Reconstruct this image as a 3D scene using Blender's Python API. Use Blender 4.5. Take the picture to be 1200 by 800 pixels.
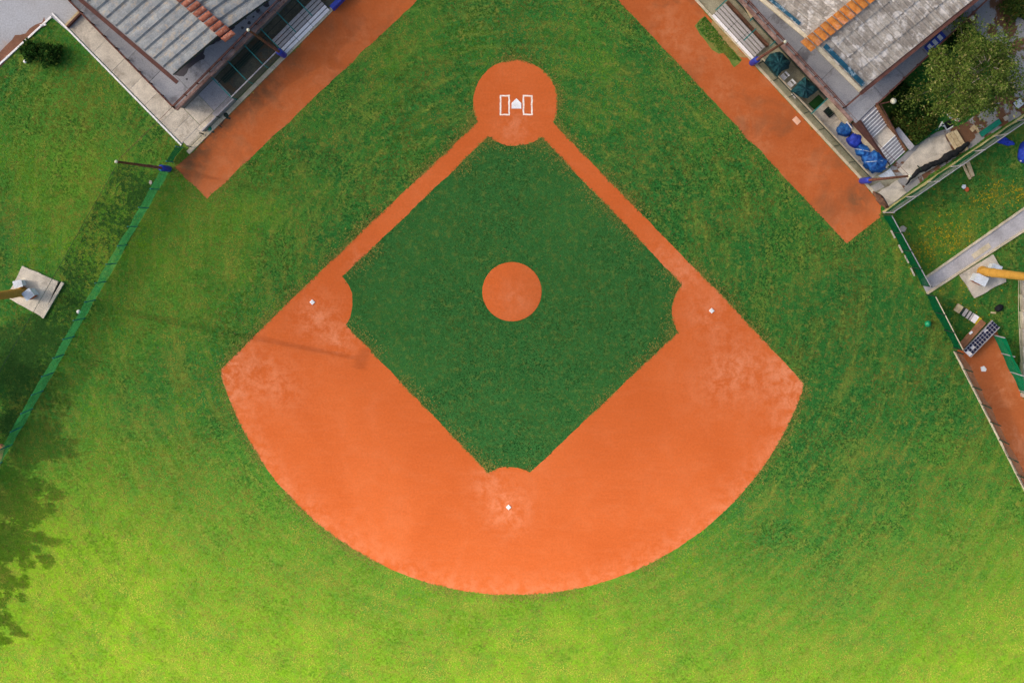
import bpy, math, random
import numpy as np
from mathutils import Vector, noise as mnoise

scene = bpy.context.scene
for o in list(bpy.data.objects):
    bpy.data.objects.remove(o)
COL = scene.collection
random.seed(7)
rng = np.random.default_rng(7)
R = math.radians

# ------------------------------------------------------------------ camera, sky, sun, exposure
F_PX, TILT, CAM_H = 1400.0, R(5.981), 113.6          # drone camera fitted to the base distances
cam = bpy.data.cameras.new('camera')
cam.sensor_width = 36.0
cam.lens = 36.0 * F_PX / 1200.0
cam.clip_end = 12000
cam_o = bpy.data.objects.new('camera', cam)
cam_o.location = (0, 0, CAM_H)
cam_o.rotation_euler = (-TILT, 0, 0)
COL.objects.link(cam_o)
scene.camera = cam_o

SUN_EL = R(40)
SUN_AZ = math.atan2(0.20, -0.98)                    # direction towards the sun in the ground plane
SUN_DIR = Vector((math.cos(SUN_EL) * math.cos(SUN_AZ), math.cos(SUN_EL) * math.sin(SUN_AZ), math.sin(SUN_EL)))
world = bpy.data.worlds.new('World')
scene.world = world
world.use_nodes = True
wn = world.node_tree
wn.nodes.clear()
sky = wn.nodes.new('ShaderNodeTexSky')
sky.sky_type = 'NISHITA'
sky.sun_disc = False
sky.sun_elevation = SUN_EL
sky.sun_rotation = math.pi / 2 - SUN_AZ
sky.air_density = 1.0
sky.dust_density = 4.5
sky.ozone_density = 0.6
bg = wn.nodes.new('ShaderNodeBackground')
bg.inputs[1].default_value = 0.14
wo = wn.nodes.new('ShaderNodeOutputWorld')
wn.links.new(sky.outputs[0], bg.inputs[0])
wn.links.new(bg.outputs[0], wo.inputs[0])
sun = bpy.data.lights.new('sun', 'SUN')
sun.energy = 3.4
sun.angle = R(0.53)
sun.color = (1.0, 0.95, 0.87)
sun_o = bpy.data.objects.new('sun', sun)
sun_o.rotation_euler = SUN_DIR.to_track_quat('Z', 'Y').to_euler()
sun_o.location = (0, 0, 200)
COL.objects.link(sun_o)
scene.view_settings.view_transform = 'Standard'
scene.view_settings.look = 'None'
scene.view_settings.exposure = 0.48
scene.view_settings.gamma = 1.0
scene.view_settings.use_curve_mapping = False
scene.render.resolution_x, scene.render.resolution_y = 1024, 682

# ------------------------------------------------------------------ survey helpers
def P(px, py, z=0.0):
    """where the surveyed photo point (px, py) lies on the level z"""
    x, y, a = (px - 600) / F_PX, -(py - 400) / F_PX, -TILT
    d = (x, y * math.cos(a) + math.sin(a), y * math.sin(a) - math.cos(a))
    t = (z - CAM_H) / d[2]
    return Vector((d[0] * t, d[1] * t, z))

class Frame:
    """a site grid: u runs along a dugout front, v away from the field"""
    def __init__(s, o, ang):
        s.o = P(*o)
        s.u = Vector((math.cos(R(ang)), math.sin(R(ang)), 0))
        s.v = Vector((-math.sin(R(ang)), math.cos(R(ang)), 0))
        s.ang = R(ang)
    def at(s, u, v, z=0.0):
        p = s.o + s.u * u + s.v * v
        return Vector((p.x, p.y, z))
    def uv(s, px, py, z=0.0):
        d = P(px, py, z) - s.o
        d.z = 0
        return d.dot(s.u), d.dot(s.v)
FL = Frame((232, 168), 43.9)
FR = Frame((884, 73), -46.1)

def lin(c):
    c = c / 255.0
    return c / 12.92 if c <= 0.04045 else ((c + 0.055) / 1.055) ** 2.4
def S(r, g, b, k=1.0):
    return (lin(r) * k, lin(g) * k, lin(b) * k, 1.0)

# ------------------------------------------------------------------ mesh builder
class MB:
    def __init__(s):
        s.v, s.f = [], []
    def poly(s, pts):
        i = len(s.v)
        s.v += [tuple(p) for p in pts]
        s.f.append(tuple(range(i, i + len(pts))))
        return s
    def hexa(s, b, t):
        i = len(s.v)
        s.v += [tuple(p) for p in b] + [tuple(p) for p in t]
        s.f += [(i + 3, i + 2, i + 1, i), (i + 4, i + 5, i + 6, i + 7)]
        for k in range(4):
            j = (k + 1) % 4
            s.f.append((i + k, i + j, i + 4 + j, i + 4 + k))
        return s
    def fbox(s, fr, u0, u1, v0, v1, z0, z1):
        c = [(u0, v0), (u1, v0), (u1, v1), (u0, v1)]
        return s.hexa([fr.at(a, b, z0) for a, b in c], [fr.at(a, b, z1) for a, b in c])
    def bar(s, a, b, w, h, up=Vector((0, 0, 1))):
        """beam from a to b, width w sideways, height h (centred)"""
        a, b = Vector(a), Vector(b)
        d = (b - a).normalized()
        if abs(d.dot(up)) > 0.98:
            up = Vector((0, 1, 0))
        sd = d.cross(up).normalized() * (w / 2)
        uu = sd.cross(d).normalized() * (h / 2)
        return s.hexa([a - sd - uu, a + sd - uu, a + sd + uu, a - sd + uu],
                      [b - sd - uu, b + sd - uu, b + sd + uu, b - sd + uu])
    def prism(s, pts, z0, z1):
        n = len(pts)
        i = len(s.v)
        s.v += [(p[0], p[1], z0) for p in pts] + [(p[0], p[1], z1) for p in pts]
        s.f.append(tuple(range(i + n - 1, i - 1, -1)))
        s.f.append(tuple(range(i + n, i + 2 * n)))
        for k in range(n):
            j = (k + 1) % n
            s.f.append((i + k, i + j, i + n + j, i + n + k))
        return s
    def tube(s, pts, rad, n=8):
        pts = [Vector(p) for p in pts]
        if not hasattr(rad, '__len__'):
            rad = [rad] * len(pts)
        rings = []
        for k, p in enumerate(pts):
            d = (pts[min(k + 1, len(pts) - 1)] - pts[max(k - 1, 0)]).normalized()
            ref = Vector((0, 0, 1)) if abs(d.z) < 0.9 else Vector((1, 0, 0))
            a = d.cross(ref).normalized()
            b = d.cross(a)
            i = len(s.v)
            for q in range(n):
                t = 2 * math.pi * q / n
                s.v.append(tuple(p + (a * math.cos(t) + b * math.sin(t)) * rad[k]))
            rings.append(i)
        for k in range(len(rings) - 1):
            for q in range(n):
                w = (q + 1) % n
                s.f.append((rings[k] + q, rings[k] + w, rings[k + 1] + w, rings[k + 1] + q))
        s.f.append(tuple(rings[0] + q for q in range(n)))
        s.f.append(tuple(rings[-1] + q for q in reversed(range(n))))
        return s
    def lathe(s, c, prof, n=16):
        """prof: list of (radius, z) bottom to top about c"""
        c = Vector(c)
        rings = []
        for r, z in prof:
            i = len(s.v)
            for q in range(n):
                t = 2 * math.pi * q / n
                s.v.append((c.x + r * math.cos(t), c.y + r * math.sin(t), c.z + z))
            rings.append(i)
        for k in range(len(rings) - 1):
            for q in range(n):
                w = (q + 1) % n
                s.f.append((rings[k] + q, rings[k] + w, rings[k + 1] + w, rings[k + 1] + q))
        s.f.append(tuple(rings[0] + q for q in reversed(range(n))))
        s.f.append(tuple(rings[-1] + q for q in range(n)))
        return s
    def dome(s, c, rx, ry, h, crumple=0.0, n=22, m=7, seed=0.0, ang=0.0, base=0.0):
        """lumpy rounded heap"""
        c = Vector(c)
        rings = []
        for k in range(m + 1):
            a = math.pi / 2 * k / m
            rr, zz = math.cos(a) ** 0.6, math.sin(a)
            if k == m:
                rr = 0.02
            i = len(s.v)
            for q in range(n):
                t = 2 * math.pi * q / n
                x, y = rx * rr * math.cos(t), ry * rr * math.sin(t)
                w = (mnoise.noise(Vector((x * 2.3 + seed, y * 2.3, zz * 1.7 + seed))) + .5 * mnoise.noise(Vector((x * 6 + seed, y * 6, zz * 4))) + .08 * math.sin(t * 5 + seed) * rr) * crumple
                f = 1 + w
                xx, yy = x * f, y * f
                X = xx * math.cos(ang) - yy * math.sin(ang)
                Y = xx * math.sin(ang) + yy * math.cos(ang)
                s.v.append((c.x + X, c.y + Y, c.z + base + max(0.0, h * zz * (1 + w * 0.8)) if k else c.z))
            rings.append(i)
        for k in range(m):
            for q in range(n):
                w = (q + 1) % n
                s.f.append((rings[k] + q, rings[k] + w, rings[k + 1] + w, rings[k + 1] + q))
        s.f.append(tuple(rings[-1] + q for q in range(n)))
        s.f.append(tuple(rings[0] + q for q in reversed(range(n))))
        return s

WORLD_LOC = {}
def obj(name, mb, mat, parent=None, loc=None, smooth=False):
    v = [Vector(p) for p in mb.v]
    if parent is not None:
        o0 = WORLD_LOC[parent.name]
    elif loc is not None:
        o0 = Vector(loc)
    else:
        xs, ys, zs = [p.x for p in v], [p.y for p in v], [p.z for p in v]
        o0 = Vector(((min(xs) + max(xs)) / 2, (min(ys) + max(ys)) / 2, min(zs)))
    me = bpy.data.meshes.new(name)
    me.from_pydata([tuple(p - o0) for p in v], [], mb.f)
    me.materials.append(mat)
    if smooth:
        me.polygons.foreach_set('use_smooth', [True] * len(me.polygons))
    me.update()
    o = bpy.data.objects.new(name, me)
    COL.objects.link(o)
    if parent is not None:
        o.parent = parent
    else:
        o.location = o0
    WORLD_LOC[o.name] = o0
    return o
def tag(o, label, cat, group=None):
    o['label'], o['category'] = label, cat
    if group:
        o['group'] = group
    return o
def thing(name, label, cat, loc, group=None):
    o = bpy.data.objects.new(name, None)
    o.empty_display_size = 0.3
    o.location = loc
    COL.objects.link(o)
    WORLD_LOC[o.name] = Vector(loc)
    return tag(o, label, cat, group)
def kind(o, k):
    o['kind'] = k
    return o

# ------------------------------------------------------------------ materials
def new_mat(name):
    m = bpy.data.materials.new(name)
    m.use_nodes = True
    nt = m.node_tree
    nt.nodes.clear()
    out = nt.nodes.new('ShaderNodeOutputMaterial')
    return m, nt, out
def N(nt, typ, **kw):
    n = nt.nodes.new(typ)
    for k, v in kw.items():
        setattr(n, k, v)
    return n
def noise_node(nt, vec, scale, detail=4, rough=0.6, dist=0.0):
    n = N(nt, 'ShaderNodeTexNoise')
    n.inputs['Scale'].default_value = scale
    n.inputs['Detail'].default_value = detail
    n.inputs['Roughness'].default_value = rough
    n.inputs['Distortion'].default_value = dist
    nt.links.new(vec, n.inputs['Vector'])
    return n
def ramp(nt, fac, stops, interp='LINEAR'):
    r = N(nt, 'ShaderNodeValToRGB')
    r.color_ramp.interpolation = interp
    e = r.color_ramp.elements
    while len(e) < len(stops):
        e.new(0.5)
    for i, (p, c) in enumerate(stops):
        e[i].position = p
        e[i].color = c if len(c) == 4 else (*c, 1)
    nt.links.new(fac, r.inputs[0])
    return r
def mix(nt, fac, a, b, mode='MIX'):
    m = N(nt, 'ShaderNodeMix', data_type='RGBA', blend_type=mode)
    m.clamp_result = False
    for sock, val in ((0, fac), (6, a), (7, b)):
        if hasattr(val, 'is_output') or hasattr(val, 'links'):
            nt.links.new(val, m.inputs[sock])
        else:
            m.inputs[sock].default_value = val
    return m.outputs[2]
def math_n(nt, op, a, b=None, c=None, clamp=False):
    m = N(nt, 'ShaderNodeMath', operation=op, use_clamp=clamp)
    for i, val in enumerate((a, b, c)):
        if val is None:
            continue
        if hasattr(val, 'links'):
            nt.links.new(val, m.inputs[i])
        else:
            m.inputs[i].default_value = val
    return m.outputs[0]
GRAY = lambda v: (v, v, v, 1)
def principled(nt, out, col, rough=0.9, spec=0.2, metal=0.0, bump=None, bstr=0.3, bdist=0.02):
    b = N(nt, 'ShaderNodeBsdfPrincipled')
    if hasattr(col, 'links'):
        nt.links.new(col, b.inputs['Base Color'])
    else:
        b.inputs['Base Color'].default_value = col
    b.inputs['Roughness'].default_value = rough
    b.inputs['Specular IOR Level'].default_value = spec
    b.inputs['Metallic'].default_value = metal
    if bump is not None:
        bn = N(nt, 'ShaderNodeBump')
        bn.inputs['Strength'].default_value = bstr
        bn.inputs['Distance'].default_value = bdist
        nt.links.new(bump, bn.inputs['Height'])
        nt.links.new(bn.outputs[0], b.inputs['Normal'])
    nt.links.new(b.outputs[0], out.inputs[0])
    return b

def weathered(name, c1, c2, scale=1.5, fine=14.0, contrast=0.5, rough=0.85, spec=0.25, metal=0.0, stain=None,
              stain_amt=0.35, stain_scale=0.6, vary=0.12, bump=0.25):
    """two-tone grime, fine grain, a different tone for each object, optional stains"""
    m, nt, out = new_mat(name)
    tc = N(nt, 'ShaderNodeTexCoord')
    oi = N(nt, 'ShaderNodeObjectInfo')
    off = N(nt, 'ShaderNodeVectorMath', operation='MULTIPLY_ADD')
    nt.links.new(oi.outputs['Random'], off.inputs[0])
    off.inputs[1].default_value = (31, 17, 5)
    nt.links.new(tc.outputs['Object'], off.inputs[2])
    vec = off.outputs[0]
    n1 = noise_node(nt, vec, scale, 5, 0.65)
    n2 = noise_node(nt, vec, fine, 3, 0.7)
    f = ramp(nt, n1.outputs[0], [(0.5 - contrast / 2 + 0.1, GRAY(0)), (0.5 + contrast / 2 - 0.1, GRAY(1))])
    col = mix(nt, f.outputs[0], c1, c2)
    g = ramp(nt, n2.outputs[0], [(0.3, GRAY(0.78)), (0.7, GRAY(1.18))])
    col = mix(nt, 1.0, col, g.outputs[0], 'MULTIPLY')
    if stain:
        n3 = noise_node(nt, vec, stain_scale, 6, 0.7, 0.4)
        sf = ramp(nt, n3.outputs[0], [(0.52, GRAY(0)), (0.62, GRAY(stain_amt))])
        col = mix(nt, sf.outputs[0], col, stain)
    v = math_n(nt, 'MULTIPLY_ADD', oi.outputs['Random'], 2 * vary, 1 - vary)
    col = mix(nt, 1.0, col, v, 'MULTIPLY')
    principled(nt, out, col, rough, spec, metal, n2.outputs[0], bump, 0.02)
    return m

HOME = P(604.9, 115.6)
MOW_IN, MOW_OUT = P(600, 342), P(600, 330)
# worn, yellowed areas of the turf, deeper green where negative: survey point, radius, strength
TURF_PATCHES = [(190, 310, 9, .42), (80, 130, 8, .22), (330, 70, 6, .2), (1100, 285, 5, .3), (90, 620, 11, .3), (150, 760, 12, .15), (1150, 800, 9, .12), (1010, 620, 15, -.30), (840, 720, 10, -.12), (20, 700, 12, .15), (600, 800, 14, .10), (480, 50, 6, .22), (860, 190, 6, .16), (290, 260, 6, .2), (60, 230, 6, .2), (1050, 560, 8, .15), (700, 50, 5, .12)]
def turf(name, lush=False):
    m, nt, out = new_mat(name)
    g = N(nt, 'ShaderNodeNewGeometry')
    pos = g.outputs['Position']
    big = noise_node(nt, pos, 0.055, 4, 0.6, 0.3)
    mid = noise_node(nt, pos, 0.33, 5, 0.65, 0.2)
    sml = noise_node(nt, pos, 1.6, 5, 0.7)
    fin = noise_node(nt, pos, 6.0, 3, 0.75)
    # how dry the turf is: watered round the infield, drier far out, a few worn and deeper green areas
    sx = N(nt, 'ShaderNodeSeparateXYZ')
    nt.links.new(pos, sx.inputs[0])
    far = N(nt, 'ShaderNodeMapRange', interpolation_type='SMOOTHSTEP')
    nt.links.new(math_n(nt, 'SUBTRACT', HOME.y, sx.outputs[1]), far.inputs[0])
    far.inputs[1].default_value, far.inputs[2].default_value = 20, 66
    dry = far.outputs[0]
    for (bx, by, br_, ba) in TURF_PATCHES:
        c = P(bx, by)
        d = N(nt, 'ShaderNodeVectorMath', operation='DISTANCE')
        nt.links.new(pos, d.inputs[0])
        d.inputs[1].default_value = c
        q = math_n(nt, 'EXPONENT', math_n(nt, 'MULTIPLY', math_n(nt, 'POWER', math_n(nt, 'DIVIDE', d.outputs['Value'], br_), 2.0), -1.0))
        dry = math_n(nt, 'MULTIPLY_ADD', q, ba, dry)
    dry = math_n(nt, 'MULTIPLY_ADD', math_n(nt, 'SUBTRACT', big.outputs[0], 0.5), 0.7, dry)
    dry = math_n(nt, 'MULTIPLY_ADD', math_n(nt, 'SUBTRACT', mid.outputs[0], 0.5), 0.75, dry, clamp=True)
    green = mix(nt, dry, S(50, 110, 48), S(124, 164, 34))
    if lush:
        green = mix(nt, math_n(nt, 'MULTIPLY_ADD', mid.outputs[0], 1.2, -0.25, clamp=True), S(44, 96, 46), S(66, 112, 52))
    # deeper blue-green swards
    sw = ramp(nt, mid.outputs[0], [(0.42, GRAY(0)), (0.66, GRAY(0.55))])
    green = mix(nt, sw.outputs[0], green, S(48, 102, 50) if lush else S(54, 108, 48))
    # yellowed and brown spots
    yl = ramp(nt, sml.outputs[0], [(0.50, GRAY(0)), (0.66, GRAY(0.75 if not lush else 0.35))])
    green = mix(nt, yl.outputs[0], green, S(128, 126, 54))
    br = noise_node(nt, pos, 0.9, 6, 0.75, 0.6)
    bf = ramp(nt, br.outputs[0], [(0.60, GRAY(0)), (0.74, GRAY(0.55 if not lush else 0.2))])
    green = mix(nt, bf.outputs[0], green, S(120, 98, 48))
    ctr = MOW_IN if lush else MOW_OUT
    dv = N(nt, 'ShaderNodeVectorMath', operation='SUBTRACT')
    nt.links.new(pos, dv.inputs[0])
    dv.inputs[1].default_value = ctr
    ln_ = N(nt, 'ShaderNodeVectorMath', operation='LENGTH')
    nt.links.new(dv.outputs[0], ln_.inputs[0])
    sv = N(nt, 'ShaderNodeSeparateXYZ')
    nt.links.new(dv.outputs[0], sv.inputs[0])
    cv = N(nt, 'ShaderNodeCombineXYZ')
    nt.links.new(math_n(nt, 'MULTIPLY', ln_.outputs['Value'], 1.3), cv.inputs[0])
    nt.links.new(math_n(nt, 'MULTIPLY', math_n(nt, 'ARCTAN2', sv.outputs[1], sv.outputs[0]), 5.0), cv.inputs[1])
    mow = noise_node(nt, cv.outputs[0], 1.0, 4, 0.6)
    green = mix(nt, ramp(nt, mow.outputs[0], [(0.48, GRAY(0)), (0.70, GRAY(0.25 if lush else 0.45))]).outputs[0], green, S(62, 108, 50) if lush else S(138, 142, 56))
    sp = ramp(nt, fin.outputs[0], [(0.28, GRAY(0.74)), (0.72, GRAY(1.28))])
    green = mix(nt, 1.0, green, sp.outputs[0], 'MULTIPLY')
    h = math_n(nt, 'ADD', fin.outputs[0], sml.outputs[0])
    principled(nt, out, green, 1.0, 0.0, 0, h, 0.6, 0.08)
    return m
def clay(name, base, pale, deep, pale_amt=0.6, wet=None, scuffs=(), rim=None, damp=()):
    m, nt, out = new_mat(name)
    g = N(nt, 'ShaderNodeNewGeometry')
    pos = g.outputs['Position']
    big = noise_node(nt, pos, 0.09, 5, 0.6, 0.6)
    mid = noise_node(nt, pos, 0.5, 6, 0.72, 0.5)
    fin = noise_node(nt, pos, 5.0, 4, 0.7)
    st = N(nt, 'ShaderNodeMapping')
    st.inputs['Rotation'].default_value = (0, 0, R(38))
    st.inputs['Scale'].default_value = (0.5, 3.2, 1)
    nt.links.new(pos, st.inputs[0])
    streak = noise_node(nt, st.outputs[0], 0.6, 5, 0.7, 0.3)
    col = mix(nt, ramp(nt, big.outputs[0], [(0.35, GRAY(0)), (0.65, GRAY(1))]).outputs[0], deep, base)
    pf = math_n(nt, 'MULTIPLY', mid.outputs[0], math_n(nt, 'ADD', big.outputs[0], 0.45))
    col = mix(nt, ramp(nt, pf, [(0.47, GRAY(0)), (0.66, GRAY(pale_amt))]).outputs[0], col, pale)
    col = mix(nt, ramp(nt, streak.outputs[0], [(0.5, GRAY(0)), (0.75, GRAY(0.12))]).outputs[0], col, pale)
    sc = None
    for (bx, by, br_, ba) in scuffs:
        d = N(nt, 'ShaderNodeVectorMath', operation='DISTANCE')
        nt.links.new(pos, d.inputs[0])
        d.inputs[1].default_value = P(bx, by)
        q = math_n(nt, 'MULTIPLY', math_n(nt, 'EXPONENT', math_n(nt, 'MULTIPLY', math_n(nt, 'POWER', math_n(nt, 'DIVIDE', d.outputs['Value'], br_), 2.0), -1.0)), ba)
        sc = q if sc is None else math_n(nt, 'ADD', sc, q)
    if rim:
        d = N(nt, 'ShaderNodeVectorMath', operation='DISTANCE')
        nt.links.new(pos, d.inputs[0])
        d.inputs[1].default_value = (rim[0][0], rim[0][1], 0)
        mr = N(nt, 'ShaderNodeMapRange', interpolation_type='SMOOTHSTEP')
        nt.links.new(d.outputs['Value'], mr.inputs[0])
        mr.inputs[1].default_value, mr.inputs[2].default_value = rim[1] - 3.2, rim[1] + 0.6
        sc = math_n(nt, 'MULTIPLY_ADD', mr.outputs[0], 0.55, sc)
    if sc is not None:
        sn = noise_node(nt, pos, 0.9, 6, 0.75, 0.3)
        sf = math_n(nt, 'MULTIPLY', math_n(nt, 'MULTIPLY', sc, 0.95), ramp(nt, sn.outputs[0], [(0.42, GRAY(0)), (0.60, GRAY(1))]).outputs[0], clamp=True)
        col = mix(nt, sf, col, pale)
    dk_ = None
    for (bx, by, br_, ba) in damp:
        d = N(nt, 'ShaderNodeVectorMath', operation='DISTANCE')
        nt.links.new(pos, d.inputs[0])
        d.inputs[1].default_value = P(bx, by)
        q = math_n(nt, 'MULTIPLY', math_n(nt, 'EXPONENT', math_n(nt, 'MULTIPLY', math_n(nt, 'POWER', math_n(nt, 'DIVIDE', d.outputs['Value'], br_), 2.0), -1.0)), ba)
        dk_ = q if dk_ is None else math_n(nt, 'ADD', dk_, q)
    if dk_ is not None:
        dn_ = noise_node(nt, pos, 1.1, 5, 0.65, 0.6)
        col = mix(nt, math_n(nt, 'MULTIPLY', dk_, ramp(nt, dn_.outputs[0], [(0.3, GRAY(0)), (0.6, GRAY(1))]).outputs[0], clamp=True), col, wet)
    if wet:
        wn_ = noise_node(nt, pos, 0.28, 4, 0.6, 0.4)
        col = mix(nt, ramp(nt, wn_.outputs[0], [(0.52, GRAY(0)), (0.68, GRAY(0.5))]).outputs[0], col, wet)
    col = mix(nt, 1.0, col, ramp(nt, fin.outputs[0], [(0.3, GRAY(0.9)), (0.7, GRAY(1.09))]).outputs[0], 'MULTIPLY')
    principled(nt, out, col, 0.95, 0.1, 0, fin.outputs[0], 0.25, 0.02)
    return m
def plain(name, c, rough=0.8, spec=0.25, vary=0.10, scale=2.0, metal=0.0, k2=0.75):
    return weathered(name, c, (c[0] * k2, c[1] * k2, c[2] * k2, 1), scale=scale, rough=rough, spec=spec, vary=vary, metal=metal)
def netting(name, col, cover, pitch=0.12, soft=0.0, translucent=0.3):
    """knotted mesh: strands on a square grid with open holes"""
    m, nt, out = new_mat(name)
    uv = N(nt, 'ShaderNodeUVMap')
    sep = N(nt, 'ShaderNodeSeparateXYZ')
    nt.links.new(uv.outputs[0], sep.inputs[0])
    w = 1 - math.sqrt(max(0.0, 1 - cover))
    fx = math_n(nt, 'LESS_THAN', math_n(nt, 'FRACT', math_n(nt, 'DIVIDE', sep.outputs[0], pitch)), w)
    fy = math_n(nt, 'LESS_THAN', math_n(nt, 'FRACT', math_n(nt, 'DIVIDE', sep.outputs[1], pitch)), w)
    mask = math_n(nt, 'MAXIMUM', fx, fy)
    tc = N(nt, 'ShaderNodeTexCoord')
    n1 = noise_node(nt, tc.outputs['Object'], 1.2, 5, 0.65)
    c = mix(nt, ramp(nt, n1.outputs[0], [(0.3, GRAY(0)), (0.7, GRAY(1))]).outputs[0], col, (col[0] * 0.55, col[1] * 0.6, col[2] * 0.6, 1))
    df = N(nt, 'ShaderNodeBsdfDiffuse')
    tl = N(nt, 'ShaderNodeBsdfTranslucent')
    nt.links.new(c, df.inputs[0])
    nt.links.new(c, tl.inputs[0])
    ms = N(nt, 'ShaderNodeMixShader')
    ms.inputs[0].default_value = translucent
    nt.links.new(df.outputs[0], ms.inputs[1])
    nt.links.new(tl.outputs[0], ms.inputs[2])
    tr = N(nt, 'ShaderNodeBsdfTransparent')
    mx = N(nt, 'ShaderNodeMixShader')
    nt.links.new(mask, mx.inputs[0])
    nt.links.new(tr.outputs[0], mx.inputs[1])
    nt.links.new(ms.outputs[0], mx.inputs[2])
    nt.links.new(mx.outputs[0], out.inputs[0])
    return m
def leafmat(name, translucent=0.25):
    m, nt, out = new_mat(name)
    at = N(nt, 'ShaderNodeAttribute', attribute_name='Col')
    df = N(nt, 'ShaderNodeBsdfDiffuse')
    tl = N(nt, 'ShaderNodeBsdfTranslucent')
    nt.links.new(at.outputs['Color'], df.inputs[0])
    nt.links.new(at.outputs['Color'], tl.inputs[0])
    mx = N(nt, 'ShaderNodeMixShader')
    mx.inputs[0].default_value = translucent
    nt.links.new(df.outputs[0], mx.inputs[1])
    nt.links.new(tl.outputs[0], mx.inputs[2])
    nt.links.new(mx.outputs[0], out.inputs[0])
    return m

M = {}
M['turf'] = turf('outfield_turf')
M['lawn'] = turf('infield_turf', True)
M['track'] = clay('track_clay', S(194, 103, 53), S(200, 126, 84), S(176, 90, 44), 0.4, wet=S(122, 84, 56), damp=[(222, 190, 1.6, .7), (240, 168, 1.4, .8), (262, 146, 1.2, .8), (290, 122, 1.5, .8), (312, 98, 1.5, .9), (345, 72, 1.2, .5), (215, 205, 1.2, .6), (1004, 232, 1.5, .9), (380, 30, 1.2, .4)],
                  scuffs=[(780, 30, 1.5, .7), (800, 52, 1.2, .7), (822, 76, 1.2, .6), (848, 104, 1.2, .7), (872, 140, 1.4, .7), (890, 170, 1.4, .6), (980, 270, 2, .5), (270, 215, 2, .5), (420, 40, 2, .4), (950, 190, 2, .4)])
M['bullpen'] = clay('bullpen_clay', S(190, 106, 60), S(206, 140, 102), S(172, 90, 48), 0.6)
M['chalk'] = weathered('chalk', S(250, 240, 225), S(246, 222, 200), scale=3, fine=9, contrast=0.4, vary=0.0, bump=0.1)
M['white'] = plain('white_paint', S(252, 250, 246), 0.6, 0.3, 0.04)
M['concrete'] = weathered('pale_concrete', S(214, 203, 184), S(184, 174, 158), 0.9, 12, 0.5, stain=S(120, 108, 92), stain_amt=0.4, vary=0.07)
M['concrete_grey'] = weathered('grey_concrete', S(188, 184, 184), S(168, 164, 164), 0.6, 10, 0.5, stain=S(124, 120, 118), stain_amt=0.3, vary=0.05)
M['terrace'] = weathered('terrace_screed', S(160, 160, 162), S(146, 146, 150), 0.5, 12, 0.6, stain=S(70, 64, 66), stain_amt=0.55, stain_scale=0.35, vary=0.06)
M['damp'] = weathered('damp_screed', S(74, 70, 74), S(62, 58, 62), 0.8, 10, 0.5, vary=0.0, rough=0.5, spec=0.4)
M['wall'] = weathered('grimy_wall', S(132, 128, 124), S(104, 100, 98), 0.8, 9, 0.5, stain=S(70, 64, 58), vary=0.05)
M['dugout_floor'] = weathered('dugout_floor', S(104, 100, 80), S(70, 72, 66), 0.6, 8, 0.5, stain=S(112, 82, 48), stain_amt=0.6, vary=0.05)
M['dugout_floor_pale'] = weathered('worn_dugout_floor', S(172, 164, 136), S(140, 134, 110), 0.6, 8, 0.5, stain=S(120, 96, 66), stain_amt=0.5, vary=0.0)
M['road'] = weathered('road_asphalt', S(176, 178, 182), S(164, 162, 162), 0.15, 7, 0.5, stain=S(176, 152, 132), stain_amt=0.7, stain_scale=0.12, vary=0.0)
M['soil'] = weathered('brown_soil', S(140, 96, 74), S(108, 76, 58), 0.6, 8, 0.5, stain=S(84, 66, 52), vary=0.03)
M['rust'] = weathered('rusty_brown_steel', S(128, 82, 68), S(86, 54, 46), 2.5, 16, 0.4, vary=0.08)
M['ledge'] = weathered('rust_stained_ledge', S(176, 146, 134), S(140, 106, 94), 1.2, 10, 0.45, stain=S(96, 66, 58), stain_amt=.5, stain_scale=1.5, vary=0.0)
M['fascia'] = weathered('dark_brown_fascia', S(104, 68, 58), S(84, 54, 48), 2.0, 14, 0.5, vary=0.04)
M['ribbed'] = weathered('ribbed_roof_sheet', S(154, 156, 154), S(128, 132, 134), 1.1, 6, 0.4, rough=0.7, spec=0.25, stain=S(176, 160, 138), stain_amt=0.65, stain_scale=1.9, vary=0.08)
M['fibre'] = weathered('fibre_cement_sheet', S(178, 168, 154), S(146, 136, 124), 1.0, 7, 0.35, stain=S(220, 212, 202), stain_amt=0.85, stain_scale=0.9, vary=0.06)
M['ridge_red'] = weathered('red_brown_clay_tile', S(166, 100, 76), S(128, 72, 54), 3, 14, 0.4, stain=S(196, 150, 130), stain_amt=0.5, stain_scale=2.5, vary=0.14)
M['ridge_orange'] = weathered('orange_clay_tile', S(206, 134, 62), S(184, 108, 46), 3, 14, 0.4, stain=S(206, 150, 124), stain_amt=0.7, stain_scale=1.2, vary=0.12)
M['teal_steel'] = plain('teal_painted_steel', S(30, 128, 122), 0.55, 0.35)
M['grey_steel'] = plain('grey_steel', S(176, 172, 176), 0.5, 0.4)
M['dark_steel'] = plain('dark_green_steel', S(36, 58, 46), 0.6, 0.3)
M['blue_pad'] = plain('blue_vinyl_pad', S(40, 64, 168), 0.5, 0.35, 0.05)
M['blue_tarp'] = weathered('blue_tarpaulin', S(34, 98, 172), S(22, 68, 134), 2.2, 7, 0.4, rough=0.65, spec=0.25, vary=0.12, bump=0.6, stain=S(70, 140, 200), stain_amt=.5, stain_scale=2.4)
M['navy_tarp'] = weathered('royal_blue_tarpaulin', S(44, 70, 184), S(30, 50, 150), 2.2, 7, 0.4, rough=0.65, spec=0.25, vary=0.04, bump=0.5)
M['teal_tarp'] = weathered('dark_teal_cloth', S(32, 82, 86), S(18, 56, 64), 3.0, 8, 0.35, vary=0.08, bump=0.6)
M['teal_glass'] = weathered('teal_gutter_lining', S(34, 92, 112), S(24, 68, 86), 2, 6, 0.5, rough=0.3, spec=0.5, stain=S(190, 206, 212), stain_amt=0.8, stain_scale=1.1, vary=0.0)
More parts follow.
